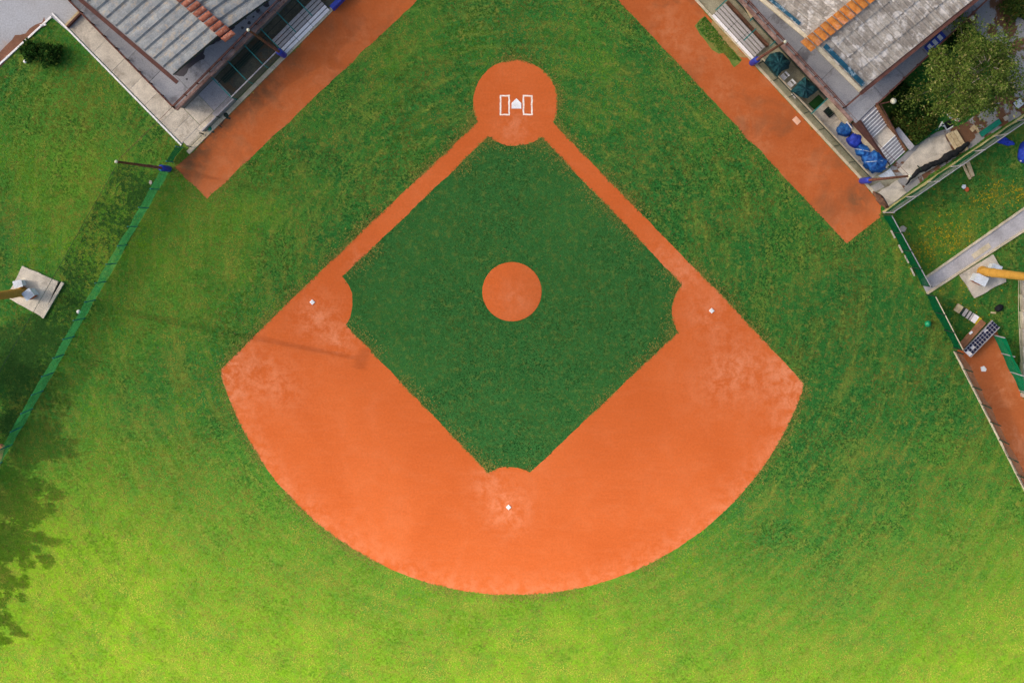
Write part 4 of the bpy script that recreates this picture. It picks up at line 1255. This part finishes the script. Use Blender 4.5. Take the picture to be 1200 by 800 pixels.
for k, (a_, b_) in enumerate([((1134, 190), (1140, 207)), ((1128.5, 193), (1137, 210))]):
    tag(obj('loose_plank', MB().bar(P(a_[0], a_[1], .09 + .02 * k), P(b_[0], b_[1], .09), 0.36 - .14 * k, 0.12), M['wood']), ('wider pale loose plank poking out from under the yard fence', 'narrower pale loose plank poking out from under the yard fence')[k], 'plank', 'two loose planks by the yard fence')
bt = tag(obj('blue_sheet', MB().dome(P(1176, 165, 0.01), 0.75, 0.35, 0.3, .7, 18, 5, 5.0, R(-25)), M['navy_tarp']), 'small blue sheet crumpled against the yard fence', 'sheet')
bd = thing('blue_slide', 'rounded blue plastic tub with a white tip on the grass by the yard fence', 'tub', P(1201, 179))
obj('shell', MB().dome(P(1203, 178, 0.01), 0.85, 1.15, 0.8, .12, 22, 7, 8.0, R(-10)), M['navy_tarp'], bd, smooth=True)
obj('white_tip', MB().dome(P(1197, 188, 0.02), 0.2, 0.16, 0.3, .1, 10, 4, 2.0), M['white'], bd, smooth=True)
# ------------------------------------------------------------------ small things right of the field
sb = thing('brown_boards', 'long brown board roof beside the dark crate rack at the bullpen end', 'board', P(1137, 391))
for k in range(2):
    d = Vector((0.26 * k, -0.2 * k, 0))
    obj('board', MB().bar(P(1124, 405, .9) + d, P(1151, 375, .9) + d, 0.32, 0.06), M['brown_wood'], sb)
for x, y in ((1126, 403), (1150, 377)):
    obj('leg', MB().bar(P(x, y, 0), P(x, y, 0) + Vector((0, 0, .87)), 0.1, 0.1), M['brown_wood'], sb)
obj('white_scrap', MB().bar(P(1136, 391, .97), P(1139.5, 388.5, .97), 0.2, 0.06), M['white'], sb)
rk = thing('crate_rack', 'rack of dark blue crate cells in a white frame over the bullpen clay', 'crate rack', P(1150, 396))
a, b = P(1130, 411.5, .7), P(1164, 376.5, .7)
d = (b - a)
ln = d.length
d.normalize()
s_ = Vector((d.y, -d.x, 0))
obj('frame', MB().bar(a + s_ * .33 + Vector((0, 0, -.1)), b + s_ * .33 + Vector((0, 0, -.1)), 0.98, 0.05), M['seat_white'], rk)
for q in (-.13, .80):
    obj('side_rail', MB().bar(a + s_ * q, b + s_ * q, 0.06, 0.3), M['grey_steel'], rk)
for i in range(12):
    for j in range(3):
        if random.random() < .04:
            continue
        c = a + d * (ln * (i + .5) / 12) + s_ * (0.03 + .30 * j)
        obj('cell', MB().bar(c - d * .12, c + d * .12, 0.2, 0.16), M['navy_cell'], rk)
for f in (.05, .95):
    q = a.lerp(b, f) + s_ * .33
    obj('leg', MB().bar(Vector((q.x, q.y, 0)), Vector((q.x, q.y, .57)), .1, .1), M['grey_steel'], rk)
stp = thing('stepped_boards', 'short row of grey and white boards ending in a yellow edge', 'boards', P(1133, 369))
a, b = P(1119, 359), P(1147, 377)
d = (b - a)
ln = d.length
d.normalize()
cuts = [0, .24, .33, .36, .45, .49, .58, .62, .70, .88, 1.0]
mts = ['wood', 'dark_steel', 'seat_grey', 'seat_grey', 'dark_steel', 'seat_grey', 'dark_steel', 'seat_grey', 'seat_white', 'yellow_bright']
for k, mt in enumerate(mts):
    obj('board', MB().bar(a + d * (ln * cuts[k] + .01) + Vector((0, 0, .2 + .03 * (k % 3))), a + d * (ln * cuts[k + 1] - .01) + Vector((0, 0, .2 + .03 * (k % 3))), 0.75, 0.1), M[mt], stp)
for s0 in (-.25, .25):
    sv = Vector((d.y, -d.x, 0)) * s0
    obj('runner', MB().bar(a + sv + Vector((0, 0, .07)), b + sv + Vector((0, 0, .07)), .1, .13), M['brown_wood'], stp)
mb = MB().lathe(P(1086.3, 379, 0.0), [(0.02, 0.0), (0.2, .06), (0.31, .25), (0.31, .36), (0.2, .54), (0.03, .61)], 18)
tag(obj('green_ball', mb, M['green_bright'], smooth=True), 'bright green ball on the outfield grass beside the dark green fence', 'ball')
bk = thing('black_bag', 'black bag with a pale wooden piece on the grass beside the boards', 'bag', P(1169, 361))
obj('bag', MB().dome(P(1170.5, 361, .01), .42, .28, .45, .35, 14, 5, 2.2, R(40)), M['black'], bk, smooth=True)
obj('handle', MB().bar(P(1161, 366, .1), P(1167, 366.5, .1), .16, .1), M['wood'], bk)
mb = MB().prism([P(x, y) for x, y in [(1149, 430), (1153, 428.5), (1156, 432), (1155, 435), (1150, 435)]], 0.008, 0.05)
tag(obj('practice_plate', mb, M['white']), 'white practice home plate on the bullpen clay', 'home plate')
mb = MB().prism([FR.at(a_, b_) for a_, b_ in [(6.35, -1.05), (7.05, -1.05), (7.05, -.55), (6.35, -.55)]], 0.008, 0.05)
tag(obj('square_plate', mb, weathered('faded_pink_rubber', S(238, 190, 160), S(226, 170, 138), vary=0)), 'faded pinkish square base plate lying on the clay track by the dugout', 'base plate')
for (x, y, r_, lab) in [(30.3, 72.5, .18, 'small white ball below the two bushes in the grass plot'), (93, 365, .2, 'white ball on the green fence near the mast footing')]:
    mb = MB().lathe(P(x, y, 0.0), [(0.02, 0), (r_ * .7, r_ * .3), (r_, r_), (r_ * .7, r_ * 1.7), (0.02, r_ * 2)], 14)
    tag(obj('white_ball', mb, M['white'], smooth=True), lab, 'ball')
for (x, y, w, lab, mt) in [(176.5, 214, .2, 'pale round cover on the grass beside the light green fence below the padded pole', 'stone'), (1058, 268, .3, 'pale stone block on the grass beside the dark green windbreak', 'stone'),
                       (1129, 219, .22, 'small white and orange plate in the grass below the loose planks', 'cabinet')]:
    c = P(x, y)
    m = MB().prism(wob([Vector((c.x + w * math.cos(t_), c.y + w * math.sin(t_))) for t_ in [i * math.pi / 2.5 + .3 + x for i in range(5)]], .1, .15, x), 0.0, 0.14)
    t = thing('marker_block', lab, 'block', c)
    obj('block', m, M[mt], t)
    if x == 1129:
        w = .2
        obj('orange_half', MB().prism([Vector((c.x + .3 + w * math.cos(t_), c.y - .25 + w * 1.1 * math.sin(t_))) for t_ in [i * math.pi / 4 for i in range(8)]], 0.0, 0.17), M['cabinet_rust'], t)
# wall at the frame edge beyond the mast footing
bw = thing('boundary_wall', 'pale boundary wall with wire beyond the grass by the mast footing', 'wall', P(1199, 370))
for k in range(7):
    y0 = 325 + 20 * k
    obj('wall_block', MB().bar(P(1199, y0, .4), P(1200, y0 + 19.6, .4), 0.35, 0.8), M['concrete'] if k % 3 else M['stone'], bw)
obj('wire', MB().tube([P(1194, 322, .6), P(1193.5, 360, .5), P(1195, 400, .6), P(1199, 440, .6)], 0.03, 5), M['kerb'], bw)
tag(obj('bare_board', MB().bar(P(2, 520, .05), P(-4, 545, .05), 0.7, 0.1), M['brown_wood']), 'brown board lying at the foot of the light green fence in the tree shade', 'board')

# ------------------------------------------------------------------ vegetation
def leaf_mesh(name, centers, size, cols, parent, mat, seed=0, flat=0.5):
    r = np.random.default_rng(seed)
    n = len(centers)
    sz = size * r.uniform(0.6, 1.35, n)
    nrm = r.normal(0, 1, (n, 3))
    nrm[:, 2] = np.abs(nrm[:, 2]) + flat
    nrm /= np.linalg.norm(nrm, axis=1)[:, None]
    t = np.cross(nrm, r.normal(0, 1, (n, 3)))
    t /= np.linalg.norm(t, axis=1)[:, None]
    b = np.cross(nrm, t)
    L, W = sz[:, None] * t, sz[:, None] * 0.42 * b
    v = np.stack([centers - L, centers + W, centers + L, centers - W], 1).reshape(-1, 3)
    o0 = np.array(WORLD_LOC[parent.name]) if parent else np.zeros(3)
    me = bpy.data.meshes.new(name)
    me.vertices.add(n * 4)
    me.vertices.foreach_set('co', (v - o0).astype(np.float32).ravel())
    me.loops.add(n * 4)
    me.loops.foreach_set('vertex_index', np.arange(n * 4, dtype=np.int32))
    me.polygons.add(n)
    me.polygons.foreach_set('loop_start', np.arange(0, n * 4, 4, dtype=np.int32))
    me.update()
    ca = me.color_attributes.new('Col', 'FLOAT_COLOR', 'POINT')
    c4_ = np.ones((n * 4, 4), np.float32)
    c4_[:, :3] = np.repeat(cols, 4, axis=0)
    ca.data.foreach_set('color', c4_.ravel())
    me.materials.append(mat)
    me.validate()
    o = bpy.data.objects.new(name, me)
    COL.objects.link(o)
    if parent:
        o.parent = parent
    WORLD_LOC[o.name] = Vector(o0)
    return o
def palette(n, a, b, c, r):
    t = r.random(n)[:, None]
    base = np.array(a)[None, :3] * (1 - t) + np.array(b)[None, :3] * t
    m = (r.random(n) < 0.12)[:, None]
    return np.where(m, np.array(c)[None, :3], base) * r.uniform(0.75, 1.25, n)[:, None]
def tree(name, label, base_, h, rad, nleaf, cols, seed, group=None, leaf=0.24, trunk_r=0.28, squash=0.55, mat=None, cat='tree', twigs=0):
    r = np.random.default_rng(seed)
    rn = random.Random(seed)
    t = thing(name, label, cat, base_, group)
    b = Vector(base_)
    tm = MB()
    top = b + Vector((rn.uniform(-.4, .4), rn.uniform(-.4, .4), h * 0.8))
    tm.tube([b, b.lerp(top, .35) + Vector((.12, -.1, 0)), b.lerp(top, .7) + Vector((-.1, .12, 0)), top], [trunk_r, trunk_r * .75, trunk_r * .45, trunk_r * .12], 8)
    trunk = obj('trunk', tm, M['bark'], t, smooth=True)
    cl = []
    nl = 15 if rad > 2 else 9
    for k in range(nl):
        a = 2 * math.pi * k / nl * 2.4 + rn.uniform(-.3, .3)
        f = rn.uniform(.3, .75)
        s0 = b.lerp(top, f)
        ext = rad * rn.uniform(.55, 1.0) * (1.0 if f < .6 else .75)
        e = s0 + Vector((math.cos(a) * ext, math.sin(a) * ext, h * rn.uniform(.12, .30)))
        e.z = min(e.z, b.z + h)
        mid_ = s0.lerp(e, .5) + Vector((0, 0, h * .05)) + Vector((rn.uniform(-.3, .3), rn.uniform(-.3, .3), 0))
        obj('limb', MB().tube([s0, mid_, e], [trunk_r * .38, trunk_r * .22, trunk_r * .06], 6), M['bark'], t, smooth=True)
        for q in range(3):
            w = mid_.lerp(e, rn.uniform(0.2, 1.0))
            x = w + Vector((rn.uniform(-1, 1), rn.uniform(-1, 1), rn.uniform(.1, .7))) * (rad * .28)
            cl.append((x, rad * rn.uniform(.16, .30)))
            cl.append((w, rad * rn.uniform(.12, .22)))
    for k in range(twigs):
        a, f = rn.uniform(0, 2 * math.pi), rn.uniform(.15, .95)
        s0 = b + Vector((math.cos(a) * rad * f * .6, math.sin(a) * rad * f * .6, h * (.98 - .42 * f * f)))
        a2 = a + rn.uniform(-1.0, 1.0)
        e = s0 + Vector((math.cos(a2), math.sin(a2), rn.uniform(-.1, .35))) * rn.uniform(.5, 1.3)
        obj('twig', MB().tube([s0, s0.lerp(e, .5) + Vector((0, 0, .1)), e], [.045, .03, .012], 4), M['bark'], t)
        cl.append((s0.lerp(e, .7), rad * rn.uniform(.07, .14)))
        cl.append((e, rad * rn.uniform(.06, .12)))
    for k in range(6):
        cl.append((top + Vector((rn.uniform(-1, 1), rn.uniform(-1, 1), rn.uniform(-.4, .9))) * rad * .3, rad * rn.uniform(.18, .28)))
    pick = r.integers(0, len(cl), nleaf)
    cen = np.array([tuple(c[0]) for c in cl])[pick]
    rr = np.array([c[1] for c in cl])[pick]
    dirs = r.normal(0, 1, (nleaf, 3))
    dirs /= np.linalg.norm(dirs, axis=1)[:, None]
    dist = r.random(nleaf) ** 0.45
    pts = cen + dirs * (rr * dist)[:, None] * np.array([1.15, 1.15, squash + .2])
    pts[:, 2] = np.maximum(pts[:, 2], b.z + 0.1)
    tone = r.uniform(0.72, 1.25, len(cl))[pick][:, None]
    lv = palette(nleaf, *cols, r) * tone
    leaf_mesh('crown', pts, leaf, lv, t, M['leaf'], seed)
    return t
TREE_COLS = (S(76, 102, 42), S(120, 136, 60), S(150, 144, 88))
DARK_COLS = (S(32, 60, 26), S(52, 84, 34), S(84, 98, 42))
tb = P(1111, 97)
tree('broadleaf_tree', 'large loose-crowned olive green tree beside the clubhouse and the yard', tb, 8.4, 5.4, 22000, TREE_COLS, 11, leaf=0.125, trunk_r=0.32, twigs=70)
# shrubs in the garden
def bush(px, py, r_, h, n, cols, label, seed, group=None):
    c = P(px, py)
    r = np.random.default_rng(seed)
    t = thing('bush', label, 'bush', c, group)
    for k in range(5):
        a = k * 1.3 + seed
        obj('stem', MB().tube([c, c + Vector((math.cos(a) * r_ * .5, math.sin(a) * r_ * .5, h * .7))], [.05, .02], 5), M['bark'], t)
    d = r.normal(0, 1, (n, 3))
    d /= np.linalg.norm(d, axis=1)[:, None]
    lump = 1 + .35 * np.sin(d[:, 0] * 5 + seed) * np.cos(d[:, 1] * 4 + seed)
    pts = d * (r.random(n) ** .5 * lump)[:, None] * np.array([r_, r_, h * .55]) + np.array([c.x, c.y, h * .5])
    pts[:, 2] = np.maximum(pts[:, 2], 0.05)
    leaf_mesh('foliage', pts, 0.15, palette(n, *cols, r), t, M['leaf'], seed)
bush(40, 61, 0.95, 1.4, 1500, DARK_COLS, 'dark leafy bush nearer the white road kerb in the grass plot', 3)
bush(62, 66, 1.1, 1.5, 1800, DARK_COLS, 'dark leafy bush nearer the walkway in the grass plot', 4)
OL = (S(54, 80, 34), S(90, 104, 42), S(118, 102, 52))
for k, (x, y, r_, h, lab) in enumerate([(1054, 142, 1.1, 1.2, 'olive shrub against the stair wall below the globe lamp'), (1072, 150, 1.3, 1.1, 'yellowish shrub in the middle of the garden corner'), (1066, 128, 1.2, 1.6, 'dark shrub beside the tree trunk shade near the globe lamp'),
                                        (1084, 138, 1.2, 1.0, 'brownish green shrub beside the green net edge'), (1055, 112, 1.0, 1.9, 'deep green shrub below the side terrace rail'), (1118, 40, 1.3, 1.3, 'low green shrub beyond the sign box near the globe lamp'),
                                        (1190, 8, 1.6, 1.0, 'low green shrub at the far edge of the yard')]):
    bush(x, y, r_, h, 1700, DARK_COLS if k in (2, 4, 5) else OL, lab, 20 + k, 'garden shrubs')
fence('garden_net', 'low dark green net along the garden edge beside the concrete yard', P(1073, 170), P(1102, 147), 0.9, M['screen_dark'], M['dark_steel'], 1.6)
# tall trees beyond the light green fence (their shade falls on the outfield)
for k, (x, y, h, rad, lab) in enumerate([(-75, 432, 10.5, 3.3, 'tall dark tree outside the light green fence opposite the mast footing'), (-62, 492, 9.5, 2.8, 'dark tree outside the light green fence where its shade begins'),
                                    (-92, 560, 10.5, 3.0, 'dark tree outside the fence with broad shade on the outfield'), (-98, 615, 11.0, 2.8, 'dark tree outside the fence between two others'),
                                    (-126, 660, 10.5, 2.7, 'dark tree outside the fence next to the last of the row'), (-134, 712, 10.5, 2.6, 'dark tree at the far end of the row outside the fence')]):
    tree('shade_tree', lab, P(x, y), h, rad, 5200, DARK_COLS, 40 + k, 'row of trees outside the green fence', 0.20, .22, .8, twigs=26)

# ------------------------------------------------------------------ grass blades
def inside(poly, X, Y):
    p = np.array([(q[0], q[1]) for q in poly])
    res = np.zeros(len(X), bool)
    j = len(p) - 1
    for i in range(len(p)):
        xi, yi, xj, yj = p[i, 0], p[i, 1], p[j, 0], p[j, 1]
        if yi != yj:
            c = ((yi > Y) != (yj > Y)) & (X < (xj - xi) * (Y - yi) / (yj - yi) + xi)
            res ^= c
        j = i
    return res
def vnoise(X, Y, scale, seed):
    """cheap smooth value noise"""
    g = np.random.default_rng(seed).random((256, 256))
    x, y = X * scale + 1000, Y * scale + 1000
    xi, yi = np.floor(x).astype(int), np.floor(y).astype(int)
    fx, fy = x - xi, y - yi
    fx, fy = fx * fx * (3 - 2 * fx), fy * fy * (3 - 2 * fy)
    q = lambda a, b: g[a % 256, b % 256]
    return (q(xi, yi) * (1 - fx) + q(xi + 1, yi) * fx) * (1 - fy) + (q(xi, yi + 1) * (1 - fx) + q(xi + 1, yi + 1) * fx) * fy
frp = lambda f, *q: [f.at(a, b).to_2d() for a, b in q]
BLOCK = [trackL, trackR, bull, road, soil, yard,
         frp(FL, (-1.35, 0.9), (-1.35, 18), (30, 25), (30, -0.2), (-1.35, -0.2)),
         frp(FR, (-20, -.2), (17.6, -.2), (17.6, 2.3), (16, 5), (10.4, 4.8), (10.4, 23), (-20, 23)),
         [CH[0][0], CH[1][0], CH[2][0], CH[2][1], CH[1][1], CH[0][1]],
         [P(27, 311), P(73, 330), P(52, 372), P(9, 348)], [P(1124, 322), P(1163, 298), P(1178, 325), P(1141, 349)]]
def scatter(n, x0, x1, y0, y1):
    X, Y = rng.uniform(x0, x1, n), rng.uniform(y0, y1, n)
    lawn_in = inside(lawn_pts, X, Y) & (np.hypot(X - MC.x, Y - MC.y) > 2.84)
    ok = ~inside(dirt_pts, X, Y)
    for b_ in BLOCK:
        ok &= ~inside(b_, X, Y)
    keep = ok | lawn_in
    return X[keep], Y[keep], lawn_in[keep]
X, Y, INF = scatter(420000, -56, 56, -52, 24)
# larger, darker tufts outside the light green fence, weeds in the plot by the drain
def quad_pts(q, n):
    a, b, c, d = [np.array(P(*p)[:2]) for p in q]
    s1, t1 = rng.random((n, 1)) ** 1.7, rng.random((n, 1))
    return (a * (1 - s1) + b * s1) * (1 - t1) + (d * (1 - s1) + c * s1) * t1
rough = np.concatenate([quad_pts([(196, 200), (140, 190), (66, 322), (128, 322)], 5000), quad_pts([(126, 322), (80, 322), (-30, 470), (14, 520)], 9000), quad_pts([(60, 360), (0, 380), (-40, 470), (10, 500)], 5000)])
rough = rough[(vnoise(rough[:, 0], rough[:, 1], 0.5, 9) > rng.uniform(0, 1.1, len(rough))) & ~inside(BLOCK[9], rough[:, 0], rough[:, 1])]
def blob(px, py, r_, n, rx=1.0, a=0.6):
    c = P(px, py)
    q = rng.normal(0, 1, (n, 2)) * [r_, r_ * rx]
    return np.stack([c.x + q[:, 0] * math.cos(a) - q[:, 1] * math.sin(a), c.y + q[:, 0] * math.sin(a) + q[:, 1] * math.cos(a)], 1)
weeds = np.concatenate([blob(1105, 283, 1.5, 420, .7), blob(1080, 300, 1.0, 160), blob(1160, 230, 1.2, 300, .5), blob(1192, 226, .6, 110), blob(1125, 272, 1.0, 130), blob(1100, 250, 1.6, 100), blob(1140, 340, 2.2, 130)])
wok = np.ones(len(weeds), bool)
for b_ in BLOCK:
    wok &= ~inside(b_, weeds[:, 0], weeds[:, 1])
weeds = weeds[wok]
vp = quad_pts([(826, 20), (815, 31), (848, 66), (868, 72)], 900)
vp = vp[inside(patch, vp[:, 0], vp[:, 1])]
# extra dry tufts hugging the clay edges
def edge_tufts(poly, n, spread, sign=1):
    p = np.array([(q[0], q[1]) for q in poly])
    q = np.roll(p, -1, 0)
    L = np.linalg.norm(q - p, axis=1)
    i = rng.choice(len(p), n, p=L / L.sum())
    t = rng.random(n)[:, None]
    c = p[i] * (1 - t) + q[i] * t
    d = q[i] - p[i]
    nr = np.stack([-d[:, 1], d[:, 0]], 1) / np.maximum(L[i], 1e-6)[:, None]
    dens = vnoise(c[:, 0], c[:, 1], 0.35, 3)
    off = (np.abs(rng.normal(0, spread, n)) * rng.choice([-1, 1], n))[:, None]
    c = c + nr * off
    k = dens > rng.uniform(.3, .6, n)
    return np.concatenate([c[k], np.abs(off[k])], 1)
e1 = edge_tufts(dirt_pts, 24000, 0.42)
e2 = edge_tufts(lawn_pts, 20000, 0.55)
e3 = np.concatenate([edge_tufts(trackLp, 3500, 0.6), edge_tufts(trackRp, 3500, 0.6)])
ee = np.concatenate([e1, e2, e3])
lawn_in = inside(lawn_pts, ee[:, 0], ee[:, 1]) & (np.hypot(ee[:, 0] - MC.x, ee[:, 1] - MC.y) > 2.84)
ok = ~inside(dirt_pts, ee[:, 0], ee[:, 1])
for b_ in BLOCK:
    ok &= ~inside(b_, ee[:, 0], ee[:, 1])
for b_ in BLOCK[3:]:
    lawn_in &= ~inside(b_, ee[:, 0], ee[:, 1])
ee = ee[ok | lawn_in | ((ee[:, 2] < 0.11) & (rng.random(len(ee)) < .6))]
nE = len(ee)
DRYE = np.concatenate([np.zeros(len(X), bool), np.ones(nE, bool)])
X, Y = np.concatenate([X, ee[:, 0]]), np.concatenate([Y, ee[:, 1]])
INF = np.concatenate([INF, inside(lawn_pts, ee[:, 0], ee[:, 1])])
KIND = np.concatenate([np.zeros(len(X), int), np.ones(len(rough), int), np.full(len(weeds), 2), np.full(len(vp), 3)])
X, Y = np.concatenate([X, rough[:, 0], weeds[:, 0], vp[:, 0]]), np.concatenate([Y, rough[:, 1], weeds[:, 1], vp[:, 1]])
zz_ = np.zeros(len(rough) + len(weeds) + len(vp), bool)
INF, DRYE = np.concatenate([INF, zz_]), np.concatenate([DRYE, zz_])
n = len(X)
far = np.clip((HOME.y - Y - 20) / 46, 0, 1)
far = far * far * (3 - 2 * far)
for (bx, by, br_, ba) in TURF_PATCHES:
    c = P(bx, by)
    far = far + ba * np.exp(-((X - c.x) ** 2 + (Y - c.y) ** 2) / br_ ** 2)
v1, v2, v3 = vnoise(X, Y, 0.06, 1), vnoise(X, Y, 0.35, 2), vnoise(X, Y, 1.1, 5)
dry = np.clip(far + (v1 - .5) * .5 + (v2 - .5) * .5 + rng.normal(0, .14, n), 0, 1)
A = np.array
cl_ = A(S(46, 104, 46)[:3]) * (1 - dry)[:, None] + A(S(126, 168, 36)[:3]) * dry[:, None]
lv_ = np.clip(v1 * .5 + v2 * .5 + (vnoise(X, Y, .16, 52) - .5) * .9, 0, 1)
lush = A(S(38, 90, 40)[:3]) * (1 - lv_)[:, None] + A(S(74, 122, 52)[:3]) * lv_[:, None]
cl_ = np.where(INF[:, None], lush, cl_)
fb = (vnoise(X, Y, 0.40, 21) * .26 + vnoise(X, Y, 0.9, 22) * .28 + vnoise(X, Y, 1.9, 23) * .28 + vnoise(X, Y, 3.6, 24) * .18)
def rounds(c, fr, fa, seed):
    rr_, aa_ = np.hypot(X - c.x, Y - c.y), np.arctan2(Y - c.y, X - c.x)
    return vnoise(rr_ * fr, aa_ * fa, 1.0, seed) * .6 + vnoise(rr_ * fr * 2.1, aa_ * fa * 2, 1.0, seed + 1) * .4
ring = np.where(INF, rounds(MOW_IN, 1.1, 4, 31), rounds(MOW_OUT, 1.2, 7, 35))
fl = np.clip(far, 0, 1)
yw = np.clip((fb - .47 + (ring - .5) * .34 + .18 * np.clip(far, 0, .7)) * 3.4, 0, 1) * np.where(INF, .30, 1.0)
yw = np.clip(yw * rng.uniform(.6, 1.08, n) + (rng.random(n) < .04) * .4, 0, .9)[:, None]
ycol = A(S(126, 126, 54)[:3])[None] * (1 - np.clip(far, 0, 1))[:, None] + A(S(184, 184, 72)[:3])[None] * np.clip(far, 0, 1)[:, None]
cl_ = cl_ * (1 - yw) + ycol * yw
dk = np.clip((vnoise(X, Y, 0.22, 41) * .5 + vnoise(X, Y, .7, 42) * .5 - .5) * 2.2, -.35, .35)
cl_ = cl_ * (1 - dk * np.where(far > .3, .3, .6))[:, None]
brn = rng.random(n) < np.where(INF, 0.008, 0.03)
cl_ = np.where(brn[:, None], A(S(132, 112, 64)[:3])[None], cl_)
dsel = DRYE & (rng.random(n) < 0.75)
cl_ = np.where(dsel[:, None], (A(S(158, 148, 74)[:3])[None] * rng.uniform(.6, 1.1, n)[:, None]), cl_)
cl_ = np.where((KIND == 1)[:, None], A(S(52, 92, 42)[:3])[None] + rng.random(n)[:, None] * A([.03, .05, .01])[None], cl_)
cl_ = np.where((KIND == 2)[:, None], np.where((rng.random(n) < .55)[:, None], A(S(186, 160, 40)[:3])[None], A(S(104, 120, 44)[:3])[None]), cl_)
cl_ *= rng.uniform(0.87, 1.13, n)[:, None]
# three splayed blades each
nb = 3
size = rng.uniform(0.045, 0.115, n) * np.where(INF, .8, 1.0) * np.where(KIND == 1, 1.7, 1.0) * np.where(DRYE, 1.0, 1.0) * np.where(KIND == 2, 1.2, 1.0)
th = rng.uniform(0, 2 * np.pi, n)
V = np.zeros((n, nb, 3, 3), np.float32)
for k in range(nb):
    a_ = th + k * 2 * np.pi / nb + rng.uniform(-.4, .4, n)
    ca_, sa_ = np.cos(a_), np.sin(a_)
    w = size * 0.30
    V[:, k, 0] = np.stack([X - sa_ * w, Y + ca_ * w, np.full(n, .012)], 1)
    V[:, k, 1] = np.stack([X + sa_ * w, Y - ca_ * w, np.full(n, .006)], 1)
    V[:, k, 2] = np.stack([X + ca_ * size * 1.2, Y + sa_ * size * 1.2, size * rng.uniform(.25, .7, n)], 1)
V = V.reshape(-1, 3)
nt_ = n * nb
me = bpy.data.meshes.new('grass')
me.vertices.add(nt_ * 3)
me.vertices.foreach_set('co', V.ravel())
me.loops.add(nt_ * 3)
me.loops.foreach_set('vertex_index', np.arange(nt_ * 3, dtype=np.int32))
me.polygons.add(nt_)
me.polygons.foreach_set('loop_start', np.arange(0, nt_ * 3, 3, dtype=np.int32))
me.update()
ca = me.color_attributes.new('Col', 'FLOAT_COLOR', 'POINT')
cc4 = np.ones((nt_ * 3, 4), np.float32)
cc4[:, :3] = np.repeat(cl_, nb * 3, axis=0)
ca.data.foreach_set('color', cc4.ravel())
me.materials.append(M['blade'])
go = bpy.data.objects.new('grass', me)
COL.objects.link(go)
go['kind'] = 'stuff'
go['label'] = 'short mown grass with yellowed tufts'
go['category'] = 'grass'

# ------------------------------------------------------------------ broken cumulus overhead
def cloud_mat():
    m, nt, out = new_mat('cloud')
    tr = N(nt, 'ShaderNodeBsdfTransparent')
    tl = N(nt, 'ShaderNodeBsdfTranslucent')
    tl.inputs[0].default_value = (0.95, 0.95, 0.97, 1)
    mx = N(nt, 'ShaderNodeMixShader')
    mx.inputs[0].default_value = 0.66
    nt.links.new(tr.outputs[0], mx.inputs[1])
    nt.links.new(tl.outputs[0], mx.inputs[2])
    nt.links.new(mx.outputs[0], out.inputs[0])
    return m
M['cloud'] = cloud_mat()
def cloud(gx, gy, rx, ry, rz, alt, seed):
    """a cloud whose shade centres on the ground point (gx, gy)"""
    k = alt / SUN_DIR.z
    c = Vector((gx + SUN_DIR.x * k, gy + SUN_DIR.y * k, alt))
    import bmesh
    bm = bmesh.new()
    bmesh.ops.create_icosphere(bm, subdivisions=5, radius=1.0)
    for v in bm.verts:
        p = v.co.copy()
        w = 1 + .10 * mnoise.noise(p * 2.0 + Vector((seed, 0, 0))) + .05 * mnoise.noise(p * 5 + Vector((0, seed, 0)))
        v.co = Vector((p.x * rx * w, p.y * ry * w, (p.z if p.z > 0 else p.z * .35) * rz * w))
    me = bpy.data.meshes.new('cloud')
    bm.to_mesh(me)
    bm.free()
    me.materials.append(M['cloud'])
    me.polygons.foreach_set('use_smooth', [True] * len(me.polygons))
    o = bpy.data.objects.new('cloud', me)
    o.location = c
    COL.objects.link(o)
    kind(o, 'structure')
for a_ in [(0, 160, 420, 186, 60, 3000, 1.0), (-900, -500, 300, 180, 70, 3000, 4.0), (1100, -420, 380, 200, 60, 3100, 7.0),
           (300, 900, 420, 220, 70, 2950, 11.0), (-1200, 700, 340, 260, 80, 3050, 15.0), (500, -1100, 400, 210, 70, 3000, 19.0)]:
    cloud(*a_)
